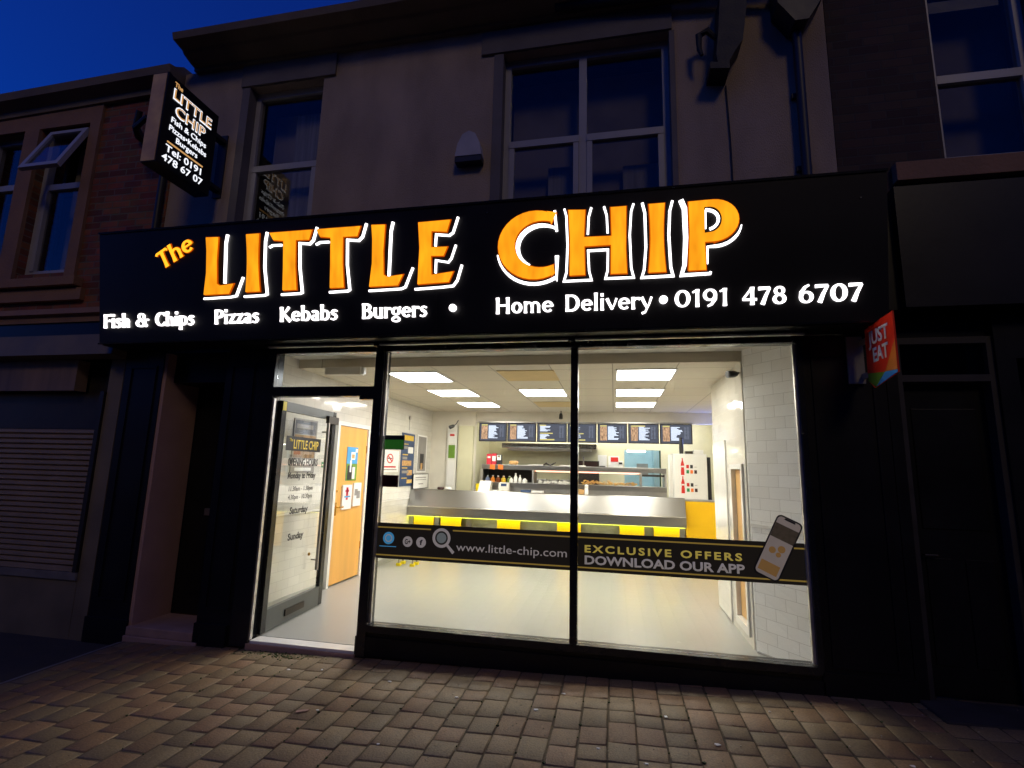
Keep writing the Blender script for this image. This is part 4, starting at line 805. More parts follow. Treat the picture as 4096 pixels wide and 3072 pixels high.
# ceilings
MB().box(-3.5, 2.0, 0.93, 8.4, 2.6, 2.7).build('ceiling', 'ceiling_tile', BI)
MB().box(-3.5, 2.0, 0.1, 0.929, 2.70, 2.78).build('front_ceiling', 'white_matt', BI)
M['beam_paint'] = pbr('beam_paint', hexc(205, 194, 172), 0.7, var=0.03)
MB().box(-3.2, 1.45, 0.918, 0.929, 2.598, 2.699).build('ceiling_downstand', 'beam_paint', BI)
for (x0_, y0_) in ((-0.633, 1.21), (-0.633, 3.83), (-1.27, 1.21)):
    if (x0_, y0_) == (-1.27, 1.21): continue
    MB().box(x0_-0.63, x0_, y0_, y0_+0.64, 2.592, 2.5995).build('yellowed_tile', 'ceiling_yellowed', BI)
# back walls
MB().box(-3.5, -2.62, 5.3, 5.42, 0.0, 2.6).build('back_wall', 'white_wall', BI)
MB().box(-2.62, 1.9, 5.36, 5.5, 2.40, 2.599).build('bulkhead', 'white_wall', BI)
MB().box(-2.72, -2.621, 5.421, 6.5, 0.0, 2.599).build('kitchen_side_wall', 'cream_wall', BI)
MB().box(-3.15, -2.96, 5.24, 5.299, 0.9, 2.33).build('trunking', 'white_gloss', BI)
MB().box(-2.92, -2.63, 5.2, 5.299, 0.9, 2.32, bev=0.01).build('boxing', 'cream_wall', BI)
mb = MB(); wall_with_holes(mb, -2.62, 1.9, 0.0, 2.599, 6.5, 6.6, [(0.20, 0.92, 0.0, 1.965)]); mb.build('kitchen_wall', 'cream_wall', BI)
M['blue_wall'] = pbr('blue_wall', hexc(180, 212, 224), 0.6, var=0.05)
MB().box(-0.5, 1.9, 8.4, 8.5, 0.0, 2.599).box(-0.6, -0.5, 6.61, 8.5, 0, 2.599).build('rear_room_wall', 'blue_wall', BI)
MB().box(-0.5, 1.9, 6.61, 8.39, -0.05, 0.04).build('rear_room_floor', 'floor_vinyl', BI)
MB().box(0.88, 1.0, 7.9, 8.39, 0.04, 2.3).build('rear_door_frame', 'blue_wall', BI)
MB().box(1.0, 1.35, 8.34, 8.39, 0.04, 2.05).build('rear_door', 'green_dark', BI)
MB().box(-4.3, 2.2, 0.29, 8.6, 2.9, 3.04).box(-3.62, -3.6, 0.2, 8.6, 0, 2.9).box(2.0, 2.02, 0.3, 8.6, 0, 2.9).box(-3.6, -2.73, 5.43, 8.6, 0, 2.6).build('structural_slab', 'dark_card', BI)

# ---- ceiling lights
def copy_tree(o, parent=None):
    c_ = o.copy(); COL.objects.link(c_)
    if parent is not None: c_.parent = parent
    for ch in o.children: copy_tree(ch, c_)
    return c_
CL = thing('ceiling_light', (0, 0, 0), 'x', 'ceiling light', 'square light panels in the shop ceiling')
MB().box(-0.318, -0.295, -0.327, 0.327, -0.012, -0.001).box(0.295, 0.318, -0.327, 0.327, -0.012, -0.001).box(-0.295, 0.295, -0.327, -0.304, -0.012, -0.001).box(-0.295, 0.295, 0.304, 0.327, -0.012, -0.001).build('frame', 'white_gloss', CL)
MB().box(-0.295, 0.295, -0.304, 0.304, -0.009, -0.001).build('diffuser', 'panel_light', CL)
lights = [(-2.265, 1.535, 'cool white light panel nearest the entrance, left column of ceiling lights'), (-2.265, 2.83, 'second panel back in the left column of ceiling lights'), (-2.245, 4.145, 'rearmost panel in the left column of ceiling lights'),
          (-0.96, 2.835, 'lone light panel in the middle of the ceiling between both columns'), (0.335, 1.545, 'largest warm light panel at front of the right column'), (0.335, 2.86, 'middle panel in the right column of ceiling lights'), (0.335, 4.15, 'rearmost panel in the right column of ceiling lights')]
for i, (x_, y_, lab) in enumerate(lights):
    o = CL if i == 0 else copy_tree(CL)
    o.location = (x_, y_, 2.6); o['label'] = lab
CL.children[1].data = CL.children[1].data if False else CL.children[1].data
# cool one
dcool = [ch for ch in CL.children if ch.name.startswith('diffuser')][0]; dcool.data = dcool.data.copy(); dcool.data.materials[0] = M['panel_cool']
KL = thing('kitchen_fill_light', (-1.0, 6.0, 2.6), 'unseen batten light added to brighten the kitchen behind the menu boards', 'ceiling light')  # hidden lamp added to light the kitchen
MB().box(-2.0, 1.6, 5.93, 6.07, 2.57, 2.598).build('housing', 'white_gloss', KL); MB().box(-1.95, 1.55, 5.96, 6.04, 2.54, 2.569).build('tube', 'tube_white', KL)
KL2 = thing('rear_room_fill_light', (0.4, 7.6, 2.6), 'unseen ceiling light added to brighten the blue rear room', 'ceiling light')  # added lamp out of view, lights the rear room
MB().box(-0.1, 0.8, 7.5, 7.6, 2.57, 2.598).build('housing', 'white_gloss', KL2); MB().box(-0.05, 0.75, 7.52, 7.58, 2.54, 2.569).build('tube', emis('tube_bright', (0.95, 0.98, 1), 60.0), KL2)
EL = thing('emergency_light', (-2.9, 0.9, 2.53), 'boxy emergency light fixed on the ceiling edge above the doorway', 'emergency light')
MB().box(-3.09, -2.67, 0.80, 0.90, 2.50, 2.585, bev=0.01).build('body', 'white_matt', EL); MB().box(-2.668, -2.64, 0.82, 0.88, 2.51, 2.58, bev=0.006).build('end_cap', 'white_gloss', EL)

# ---- CCTV cameras
def cctv(loc, lab, d):
    t_ = thing('security_camera', loc, lab, 'camera', 'small dark security cameras')
    L = Vector(loc); d = Vector(d).normalized()
    MB().tube([L, L+d*0.03, L+d*0.10], [0.022, 0.034, 0.036], 12).build('body', 'black_plastic', t_, True)
    MB().tube([L+d*0.1, L+d*0.105], 0.026, 12).build('lens', 'dark_card', t_)
    MB().tube([L, L-d*0.04+Z*0.02, L+Z*0.07-d*0.08], 0.009, 8).build('mount', 'black_plastic', t_, True)
cctv((1.16, 0.98, 2.49), 'black security camera in the top right corner of the tiled wall', (-1, -0.3, -0.1))
cctv((-2.93, 4.95, 2.30), 'dark security camera on the white column by the counter', (-0.8, -0.4, -0.4))
cctv((-0.95, 5.1, 2.55), 'tiny dark ceiling camera above the middle menu boards', (0, -0.2, -1))

# ---- COUNTER
CT = thing('serving_counter', (-1.2, 4.4, 0.04), 'long stainless steel serving counter with yellow panels below its sloped front', 'counter')
prof = [(4.75, 1.13), (4.40, 1.145), (4.385, 1.13), (4.28, 0.86), (4.265, 0.845), (4.27, 0.70), (4.29, 0.70), (4.75, 0.70)]
MB().prism([(p[0], p[1]) for p in prof], (-3.49, 0, 0), Y, Z, X*(4.57)).build('sloped_front', 'steel', CT)
MB().tube([(-3.49, 4.272, 0.857), (1.08, 4.272, 0.857)], 0.011, 8).build('edge_bead', 'steel_bright', CT, True)
MB().box(-0.772, -0.768, 4.35, 4.36, 0.9, 1.1).build('panel_joint', 'steel_dull', CT)
MB().box(-3.49, 1.08, 4.62, 4.75, 0.041, 0.699).build('carcass', 'steel_dull', CT)
MB().box(-3.48, 1.07, 4.31, 4.37, 0.6935, 0.6985).build('led_strip', 'lime_led', CT)
for (a, b_) in ((-3.41, -3.05), (-2.92, -2.56), (-1.93, -1.54), (-0.925, -0.54), (0.075, 0.455), (0.60, 0.99)):
    MB().box(a, b_, 4.40, 4.415, 0.1, 0.685).build('yellow_panel', 'yellow_panel', CT)
for a in (-3.46, -2.99, -2.42, 1.03):
    MB().box(a-0.04, a+0.04, 4.395, 4.43, 0.041, 0.69).build('leg', 'steel', CT)
YE = thing('counter_end_panel', (1.3, 4.4, 0.04), 'tall plain yellow end panel at the right end of the steel counter', 'panel')
MB().box(1.09, 1.72, 4.40, 4.44, 0.041, 1.095).build('board', 'yellow_panel', YE); MB().box(1.085, 1.72, 4.40, 4.75, 1.096, 1.115).build('cap', 'steel_dull', YE)

# ---- HOT CABINET
HC = thing('hot_cabinet', (-0.8, 4.9, 0.04), 'wide stainless hot food cabinet with glass front behind the counter', 'food cabinet')
MB().box(-2.36, 0.86, 4.88, 5.32, 1.515, 1.60, bev=0.006).build('top_shelf', 'steel', HC)
MB().box(-2.36, 0.86, 4.90, 5.32, 0.041, 1.20).build('base_body', 'steel_dull', HC)
MB().box(-2.36, 0.86, 4.87, 5.32, 1.201, 1.285, bev=0.004).build('food_deck', 'steel', HC)
MB().box(-2.38, -2.33, 4.88, 5.32, 1.286, 1.514).box(-1.43, -1.40, 4.88, 5.32, 1.286, 1.514).box(0.435, 0.46, 4.88, 5.32, 1.286, 1.514).box(0.83, 0.86, 4.88, 5.32, 1.286, 1.514).build('divider', 'steel_dull', HC)
MB().box(-2.33, -1.43, 5.30, 5.32, 1.286, 1.514).box(0.46, 0.83, 4.885, 4.9, 1.455, 1.49).build('dark_back', 'dark_metal', HC)
MB().box(-1.40, 0.435, 4.885, 4.890, 1.286, 1.514).build('glass_front', 'shop_glass', HC)
MB().box(-1.38, 0.42, 4.95, 5.0, 1.49, 1.512).build('heat_lamp', 'heat_lamp', HC)
for k_ in range(3):
    a = -1.36+k_*0.21
    MB().box(a, a+0.17, 4.98, 5.2, 1.286, 1.36, bev=0.01).build('food_tray', 'steel', HC)
fd = MB()
for k_ in range(150):
    x_ = random.uniform(-0.55, 0.38); hmax = 0.075 if x_ < -0.1 else 0.05; y_ = random.uniform(4.95, 5.2); z_ = 1.287+random.random()*hmax*(1-abs(y_-5.05)*3)
    a = random.uniform(0, math.pi); c_, s_ = math.cos(a)*0.03, math.sin(a)*0.03; fd.tube([(x_-c_, y_-s_, z_+0.008), (x_+c_, y_+s_, z_+0.008+random.uniform(-0.01, 0.015))], 0.0075, 5)
fd.build('chips', 'food', HC)
wp = MB()
for k_ in range(26):
    x_ = random.uniform(-1.35, -0.75); y_ = random.uniform(4.93, 4.97); wp.prism([(0, 0), (random.uniform(.02, .07), random.uniform(-.01, .02)), (random.uniform(.03, .08), random.uniform(.02, .05)), (0.01, random.uniform(0.02, 0.06))], (x_, y_, 1.29), Vector((1, random.uniform(-.5, .5), 0)), Z, Y*0.004)
wp.build('wrapping_paper', 'white_card', HC)

# bottles and tubs in the cabinet's left bay
def bottle(x_, y_, z_, h_, r_, mat, lab, capm=None, name='bottle'):
    t_ = thing(name, (x_, y_, z_), lab, name, 'bottles and jars in the cabinet bay')
    MB().lathe((x_, y_, z_), [(r_*0.9, 0), (r_, h_*0.04), (r_, h_*0.62), (r_*0.55, h_*0.80), (r_*0.42, h_*0.86), (r_*0.42, h_)], 14).build('body', mat, t_, True)
    if capm: MB().lathe((x_, y_, z_+h_+0.0005), [(r_*0.48, 0), (r_*0.48, h_*0.1), (r_*0.2, h_*0.14)], 12).build('cap', capm, t_, True)
M['sauce_brown'] = pbr('sauce_brown', hexc(120, 60, 25), 0.3); M['sauce_orange'] = pbr('sauce_orange', hexc(220, 130, 40), 0.3); M['sauce_green'] = pbr('sauce_green', hexc(110, 130, 60), 0.3); M['sauce_blue'] = pbr('sauce_blue', hexc(110, 120, 150), 0.3); M['mustard'] = pbr('mustard', hexc(220, 180, 60), 0.3)
for i, (x_, mt, lab) in enumerate(((-2.27, 'sauce_blue', 'small blue-grey jar, leftmost in the cabinet bay'), (-2.17, 'sauce_orange', 'orange jar beside the blue-grey one in the bay'), (-2.07, 'sauce_brown', 'brown jar in the middle of the row of jars'), (-1.97, 'mustard', 'mustard-coloured jar between brown and green ones'), (-1.86, 'sauce_green', 'green jar at the right end of the jars'))):
    bottle(x_, 5.0, 1.286, 0.10, 0.042, mt, lab, 'white_gloss', 'jar')
bottle(-1.845+0.03, 4.93, 1.286, 0.09, 0.036, 'white_gloss', 'short white tub left of the two tall white bottles', None, 'tub')
bottle(-1.74, 4.96, 1.286, 0.15, 0.036, 'white_gloss', 'tall plain white squeeze bottle left of the capped one', 'white_gloss')
bottle(-1.66, 4.96, 1.286, 0.12, 0.03, 'white_gloss', 'slim white squeeze bottle with a pointed tip', 'white_gloss')
bottle(-1.57, 4.95, 1.286, 0.08, 0.045, 'white_gloss', 'squat white tub right of the slim squeeze bottle', None, 'tub')

def carton(name, lab, cat, x0, x1, y0, y1, z0, z1, mat, extra=(), group=None):
    t_ = thing(name, ((x0+x1)/2, (y0+y1)/2, z0), lab, cat, group)
    MB().box(x0, x1, y0, y1, z0, z1, bev=0.004).build('body', mat, t_)
    for (nm, a, b_, c_, d_, mt) in extra: MB().box(x0+(x1-x0)*a, x0+(x1-x0)*b_, y0-0.003, y0-0.0002, z0+(z1-z0)*c_, z0+(z1-z0)*d_).build(nm, mt, t_)
    return t_
carton('drinks_carton', 'red drinks carton standing leftmost on top of the cabinet', 'carton', -2.30, -2.21, 5.0, 5.1, 1.601, 1.79, 'red_box', [('print', .2, .8, .6, .75, 'white_card')])
carton('drinks_carton', 'pink and white carton between red carton and black cup on cabinet', 'carton', -2.20, -2.12, 5.0, 5.1, 1.601, 1.80, 'red_box', [('label', .1, .9, .3, .75, 'white_card')])
carton('sauce_box', 'black and white sauce box right of the pink carton', 'carton', -2.11, -2.02, 5.0, 5.08, 1.601, 1.78, 'dark_card', [('label', .1, .9, .45, .95, 'white_card'), ('logo', .3, .7, .75, .9, 'orange_card')])
for (x_, lab) in ((-2.155, 'left bright orange price card stuck on the cabinet shelf edge'), (-2.005, 'right bright orange price card stuck on the cabinet shelf edge')):
    o = MB().prism([(-0.05, -0.035), (0.045, -0.045), (0.05, 0.04), (-0.045, 0.045)], (x_, 4.875, 1.555), X, Z, -Y*0.002).build('price_card', 'orange_card'); tag(o, lab, 'card', 'orange price cards')
o = MB().lathe((-1.79, 5.0, 1.601), [(0.06, 0), (0.085, 0.02), (0.085, 0.06), (0.05, 0.075)], 16).build('food_tub', 'tan_card', smooth=True); tag(o, 'round tan tub on top of the hot cabinet', 'tub')
o = MB().box(-1.52, -1.25, 4.95, 5.15, 1.601, 1.618, bev=0.004).build('tray_lid', 'white_gloss'); tag(o, 'flat white lid on the left part of the cabinet top', 'tray')
o = MB().box(-0.95, -0.5, 4.95, 5.15, 1.601, 1.618, bev=0.004).build('tray_lid', 'white_gloss'); tag(o, 'flat white tray on the cabinet top near the middle mullion', 'tray')
o = MB().tube([(-1.30+0.05, 5.0, 1.605), (-1.2, 5.0, 1.64), (-1.12, 5.02, 1.61), (-1.02, 5.0, 1.66)], [0.012, 0.02, 0.016, 0.008], 7).build('tongs', 'dark_metal', smooth=True); tag(o, 'dark tongs lying on the cabinet top between the white trays', 'tongs')
# items on the counter
TL = thing('till', (-2.2, 4.6, 1.14), 'pale grey cash till at the left of the steel counter', 'till')
MB().prism([(4.50, 1.14), (4.72, 1.14), (4.72, 1.31), (4.62, 1.31)], (-2.31, 0, 0), Y, Z, X*0.2).build('body', 'white_matt', TL); MB().prism([(0.02, 0.06), (0.16, 0.06), (0.16, 0.11), (0.02, 0.11)], (-2.30, 4.545, 1.13), X, Vector((0, 0.55, 0.83)), Vector((0, -0.83, 0.55))*0.004).build('keypad', 'dark_card', TL)
SC = thing('scales', (-1.88, 4.6, 1.14), 'white counter scales with blue display beside the till', 'scales')
MB().box(-1.97, -1.79, 4.60, 4.68, 1.14, 1.29, bev=0.008).build('body', 'white_matt', SC); MB().box(-1.93, -1.83, 4.596, 4.5995, 1.23, 1.275).build('display', 'blue_card', SC); MB().box(-2.08, -1.9, 4.48, 4.59, 1.145, 1.165, bev=0.004).build('pan', 'white_gloss', SC)
o = MB().lathe((-2.345, 4.62, 1.14), [(0.035, 0), (0.045, 0.12), (0.04, 0.12), (0.03, 0.01)], 14).build('cutlery_cup', 'yellow_plastic', smooth=True); tag(o, 'yellow cup left of the till on the counter', 'cup')
for x_, mt, lab in ((-3.0, 'maroon', 'small dark pot on the far left of the counter'), (-2.86, 'white_gloss', 'small white dish beside the dark pot on the counter')):
    o = MB().lathe((x_, 4.55, 1.138), [(0.05, 0), (0.065, 0.02), (0.055, 0.045)], 14).build('dish', mt, smooth=True); tag(o, lab, 'dish')
o = MB().box(-1.56, -1.40, 4.5, 4.6, 1.142, 1.18, bev=0.004).build('tip_box', 'blue_card'); tag(o, 'dark blue box on the counter right of the scales', 'box')
o = MB().box(-1.38, -1.18, 4.5, 4.62, 1.142, 1.172, bev=0.004).build('paper_stack', 'white_card'); tag(o, 'stack of white paper on the counter by the blue box', 'paper')
o = MB().box(-0.72, -0.50, 4.52, 4.62, 1.142, 1.22, bev=0.006).build('wooden_box', 'tan_card'); tag(o, 'brown wooden box on the counter behind the middle mullion', 'box')
bo = thing('salt_shaker', (-0.46, 4.55, 1.14), 'white salt shaker on the counter right of the middle mullion', 'salt shaker')
MB().lathe((-0.46, 4.55, 1.14), [(0.035, 0), (0.038, 0.05), (0.028, 0.11)], 14).build('body', 'white_gloss', bo, True); MB().lathe((-0.46, 4.55, 1.2505), [(0.03, 0), (0.034, 0.03), (0.018, 0.05)], 14).build('cap', 'white_gloss', bo, True)

# ---- MENU BOARDS
random.seed(11)
labs = ['leftmost menu board with a pizza picture over the hot cabinet', 'second menu board from the left with orange food picture', 'third menu board from the left with yellow headings and no picture', 'menu board half hidden behind the middle window mullion', 'menu board with burger picture just right of the mullion', 'menu board with fried chicken picture, second from the right', 'rightmost menu board with yellow picture over the fridge']
mx = [(-2.545, -2.0), (-1.985, -1.435), (-1.42, -0.86), (-0.85, -0.315), (-0.30, 0.235), (0.25, 0.79), (0.805, 1.36)]
for i, (a, b_) in enumerate(mx):
    t_ = thing('menu_board', ((a+b_)/2, 5.32, 2.04), labs[i], 'menu board', 'lit menu boards over the counter')
    MB().box(a, b_, 5.31, 5.355, 2.035, 2.39).build('light_box', 'dark_metal', t_)
    MB().box(a+0.02, b_-0.02, 5.304, 5.3095, 2.05, 2.375).build('screen', 'screen_dark', t_)
    MB().box(a+0.0, b_, 5.25, 5.30, 2.392, 2.41).build('top_rail', 'steel', t_)
    has = i not in (2, 3)
    if has: MB().box(a+0.05, a+0.17, 5.300, 5.3035, 2.08, 2.33).build('food_picture', 'screen_food', t_)
    yb_ = MB(); yb_.box(a+0.05, a+(0.17 if i != 5 else 0.3), 5.300, 5.3035, 2.335, 2.36)
    if i in (2, 3): yb_.box(a+0.06, a+0.3, 5.3, 5.3035, 2.19, 2.21); yb_.box(a+0.06, a+0.33, 5.3, 5.3035, 2.07, 2.095)
    yb_.build('heading', 'screen_yellow', t_)
    tb_ = MB(); z_ = 2.325
    xs_ = a+0.19 if has else a+0.06
    while z_ > 2.08:
        wd_ = random.uniform(0.09, 0.2)
        if not (i in (2, 3) and 2.17 < z_ < 2.22): tb_.box(xs_, xs_+wd_, 5.301, 5.3035, z_, z_+0.011)
        z_ -= 0.0175
    tb_.build('item_text', 'screen_white', t_)
    pb_ = MB(); z_ = 2.325
    while z_ > 2.12:
        pb_.box(b_-0.14, b_-0.115+random.uniform(0, 0.02), 5.301, 5.3035, z_, z_+0.009); pb_.box(b_-0.09, b_-0.06, 5.301, 5.3035, z_, z_+0.009); z_ -= 0.022
    pb_.build('price_text', 'screen_grey', t_)

# ---- FRIDGE
FR = thing('drinks_fridge', (1.22, 4.78, 0.04), 'white drinks fridge with red bottle stickers right of the hot cabinet', 'fridge')
MB().box(0.96, 1.50, 4.80, 5.28, 0.06, 1.85, bev=0.01).build('cabinet', 'white_gloss', FR)
MB().box(0.972, 1.488, 4.745, 4.798, 0.08, 1.84, bev=0.012).build('door', 'white_gloss', FR)
MB().box(0.885, 0.955, 4.80, 4.86, 1.1, 1.83, bev=0.008).box(0.90, 0.915, 4.78, 4.799, 1.15, 1.7).build('side_handle', 'white_gloss', FR)
MB().box(1.502, 1.56, 4.82, 5.28, 0.06, 1.8).build('side_panel', 'dark_card', FR)
def cola(mb, cx, zb, h_):
    pr = [(0.026, 0), (0.028, .02), (0.026, .3), (0.021, .42), (0.026, .52), (0.027, .62), (0.018, .76), (0.009, .88), (0.009, .96), (0.011, .97), (0.011, 1)]
    P = [(cx+p[0], zb+p[1]*h_) for p in pr]+[(cx-p[0], zb+p[1]*h_) for p in pr[::-1]]; mb.prism(P, (0, 4.7445, 0), X, Z, -Y*0.0015)
for zb in (1.50, 1.205):
    mb = MB(); cola(mb, 1.105, zb, 0.275); st_ = mb.build('bottle_sticker', 'red', FR)
    MB().box(1.083, 1.127, 4.7415, 4.7428, zb+0.128, zb+0.15).build('sticker_script', 'white_card', st_)
    for r_ in range(2):
        for q in range(3):
            cx_, cz_ = 1.185+q*0.062, zb+0.14-r_*0.085
            MB().box(cx_-0.021, cx_+0.021, 4.7425, 4.744, cz_-(0.028 if (q, r_) != (2, 0) else 0.01), cz_+(0.028 if (q, r_) != (2, 0) else -0.002)).build('product_sticker', ('red', 'dark_card', 'grey_card', 'green_sign', 'orange_card', 'maroon')[r_*3+q], FR)
o = thing('black_bottle', (1.12, 4.95, 1.85), 'tall black bottle standing on top of the white fridge', 'bottle'); MB().lathe((1.12, 4.95, 1.851), [(0.035, 0), (0.038, 0.12), (0.032, 0.2), (0.03, 0.25)], 14).build('body', 'black_plastic', o, True); MB().lathe((1.12, 4.95, 2.1015), [(0.032, 0), (0.032, 0.025)], 12).build('cap', 'dark_metal', o)
o = MB().box(1.18, 1.30, 4.9, 5.05, 1.851, 1.90, bev=0.01).build('router_box', 'dark_metal'); tag(o, 'low dark box beside the black bottle on the fridge', 'box')
o = MB().box(1.32, 1.47, 4.9, 5.1, 1.851, 1.92, bev=0.012).build('storage_tub', 'white_gloss'); tag(o, 'pale plastic tub at the right end of the fridge top', 'tub')
UV = thing('insect_killer', (1.75, 5.5, 2.1), 'blue glowing insect killer lamp on the wall right of the menu boards', 'lamp')
MB().box(1.86, 1.898, 5.1, 5.7, 2.0, 2.3).build('housing', 'white_gloss', UV); MB().box(1.83, 1.859, 5.15, 5.65, 2.05, 2.25).build('tube', 'blue_lamp', UV)

# ---- KITCHEN
HD = thing('extractor_hood', (-1.27, 5.9, 1.93), 'long stainless extractor hood below the left menu boards', 'extractor hood')
MB().box(-2.2, -0.33, 5.8, 6.49, 1.935, 2.035, bev=0.006).build('canopy', 'steel_bright', HD); MB().box(-2.1, -0.45, 5.9, 6.4, 1.9, 1.934).build('filter', 'steel_dull', HD)
RG = thing('frying_range', (-0.65, 6.2, 0.04), 'dark frying range with chimney back under the hood', 'range')
MB().box(-2.2, -0.2, 5.9, 6.45, 0.041, 1.25).build('body', 'steel_dull', RG); MB().box(-0.85, -0.3, 6.2, 6.45, 1.251, 1.72).build('back_panel', 'dark_metal', RG); MB().box(-0.82, -0.34, 6.19, 6.199, 1.5, 1.70).build('oven_opening', 'maroon', RG); MB().tube([(-0.6, 6.15, 1.5), (-0.6, 6.15, 1.8)], 0.015, 8).build('lever', 'steel', RG)
PN = thing('wall_notices', (-0.02, 6.49, 1.7), 'white notice sheets with a red picture on the cream kitchen wall', 'notice')
MB().box(-0.33, -0.15, 6.485, 6.499, 1.6, 1.85).build('sheet', 'white_card', PN); MB().box(-0.12, 0.10, 6.485, 6.499, 1.58, 1.83).build('sheet', 'white_card', PN); MB().box(-0.07, 0.08, 6.481, 6.4845, 1.72, 1.81).build('picture', 'red', PN); MB().box(-0.31, -0.18, 6.481, 6.4845, 1.61, 1.63).build('caption', 'dark_card', PN)
PH = thing('wall_phone', (0.15, 6.45, 1.62), 'white telephone unit on the wall left of the blue opening', 'telephone')
MB().box(0.08, 0.17, 6.44, 6.499, 1.60, 1.74, bev=0.01).build('body', 'white_gloss', PH); MB().box(0.09, 0.16, 6.436, 6.4395, 1.67, 1.71).build('display', 'dark_card', PH)
o = MB().box(0.52, 0.78, 8.385, 8.398, 1.45, 1.72).build('wall_poster', 'grey_card'); tag(o, 'grey poster on the blue wall of the rear room', 'poster')
RSG = thing('door_strip_light', (0.6, 6.45, 1.95), 'pale strip light along the top of the blue opening', 'strip light')
MB().box(0.26, 0.62, 6.62, 6.66, 1.93, 1.955).build('tube', 'tube_white', RSG)

# ---- LEFT WALL: door, posters
ID = thing('interior_door', (-3.46, 2.2, 0.04), 'light oak internal door in white frame on the left tiled wall', 'door')
MB().box(-3.49, -3.45, 1.815, 2.575, 0.06, 2.03).build('leaf', 'wood', ID)
MB().box(-3.5, -3.43, 1.76, 1.812, 0.041, 2.089).box(-3.5, -3.43, 2.578, 2.65, 0.041, 2.089).box(-3.5, -3.43, 1.812, 2.578, 2.033, 2.089).build('frame', 'white_gloss', ID)
mb = MB(); mb.tube([(-3.449, 1.86, 1.0), (-3.40, 1.86, 1.0), (-3.40, 1.97, 1.0)], 0.009, 8); mb.build('handle', 'brass', ID, True)
MB().box(-3.4495, -3.444, 1.84, 1.88, 0.90, 1.06).build('handle_plate', 'brass', ID); MB().disc((-3.449, 1.86, 1.2), Y, Z, 0.015, X*0.01, 12).build('latch_knob', 'brass', ID)
MB().box(-3.449, -3.442, 2.565, 2.577, 1.7, 1.8).box(-3.449, -3.442, 2.565, 2.577, 0.4, 0.5).build('hinge', 'brass', ID)
def poster(name, lab, cat, x_, y0, y1, z0, z1, base, rects, group=None, th=0.006):
    t_ = thing(name, (x_, (y0+y1)/2, z0), lab, cat, group)
    MB().box(x_, x_+th, y0, y1, z0, z1).build('sheet', base, t_)
    for k_, (nm, a, b_, c_, d_, mt) in enumerate(rects): MB().box(x_+th+0.0003+k_*0.0004, x_+th+0.0012+k_*0.0004, y0+(y1-y0)*a, y0+(y1-y0)*b_, z0+(z1-z0)*c_, z0+(z1-z0)*d_).build(nm, mt, t_)
    return t_
P_ = poster('cow_poster', 'blue and green cow poster pinned on the oak door', 'poster', -3.449, 2.05, 2.33, 1.327, 1.768, 'sky_card', [('grass', 0, 1, 0, .5, 'green_card'), ('cow_body', .1, .55, .02, .45, 'dark_card'), ('cow_head', .3, .45, .25, .6, 'white_card'), ('white_patch', .55, .8, .05, .4, 'white_card'), ('mug', .35, .75, .62, .85, 'white_card'), ('drink', .42, .68, .66, .78, 'tan_card'), ('clouds', .75, .95, .85, .95, 'white_card')])
LF = []
for (a, b_, z0, z1, nm, lab) in ((1.98, 2.21, 0.962, 1.272, 'leaf1', 'left stack of white leaflets with red print on the oak door'), (2.26, 2.46, 0.987, 1.293, 'leaf2', 'right stack of white leaflets with grey print on the oak door')):
    t_ = thing('leaflet_stack', (-3.44, (a+b_)/2, z0), lab, 'leaflets', 'leaflet stacks on the oak door')
    MB().box(-3.449, -3.425, a, b_, z0, z1, bev=0.003).build('sheets', 'white_card', t_)
    if nm == 'leaf1': MB().box(-3.4245, -3.4235, a+0.08, a+0.13, z0+0.12, z1-0.03).box(-3.4245, -3.4235, a+0.06, a+0.15, z1-0.09, z1-0.06).build('print', 'red_box', t_); MB().box(-3.4245, -3.423, a+0.04, a+0.19, z0+0.15, z0+0.17).build('print', 'sky_card', t_)
    else: MB().box(-3.4245, -3.4235, a+0.02, a+0.1, z0+0.14, z1-0.08).box(-3.4245, -3.4235, a+0.08, a+0.17, z0+0.1, z0+0.2).build('print', 'grey_card', t_)
poster('framed_poster', 'large brown framed food poster seen through the door glass', 'poster', -3.497, 0.93, 1.38, 1.43, 2.04, 'grey_card', [('frame_top', 0.05, .95, .72, .97, 'dark_print'), ('picture', .05, .95, .28, .7, 'brown_print'), ('text_block', .1, .9, .15, .25, 'white_card'), ('text_block', .15, .85, .04, .1, 'white_card'), ('text_block', .1, .8, .82, .9, 'grey_card')], th=0.012)
poster('exit_notice', 'small green notice on the tiles left of the oak door', 'sign', -3.498, 1.55, 1.64, 1.493, 1.56, 'green_sign', [('text_line', .15, .85, .4, .6, 'white_card')], th=0.003)
NS = poster('no_smoking_notice', 'white no smoking notice with red ring beside the oak door', 'sign', -3.495, 3.10, 3.80, 1.435, 1.77, 'white_card', [('text_line', .15, .85, .2, .27, 'red'), ('text_line', .1, .9, .08, .13, 'grey_card')], th=0.004)
MB().disc((-3.4898, 3.46, 1.645), Y*1.6, Z, 0.075, X*0.002, 24, 0.058).build('red_ring', 'red', NS); MB().prism([(-0.07, 0.045), (-0.05, 0.055), (0.07, -0.045), (0.05, -0.055)], (-3.4898, 3.46, 1.645), Y*1.4, Z, X*0.0015).build('red_bar', 'red', NS); MB().box(-3.4905, -3.4902, 3.38, 3.54, 1.64, 1.655).build('cigarette', 'dark_card', NS)
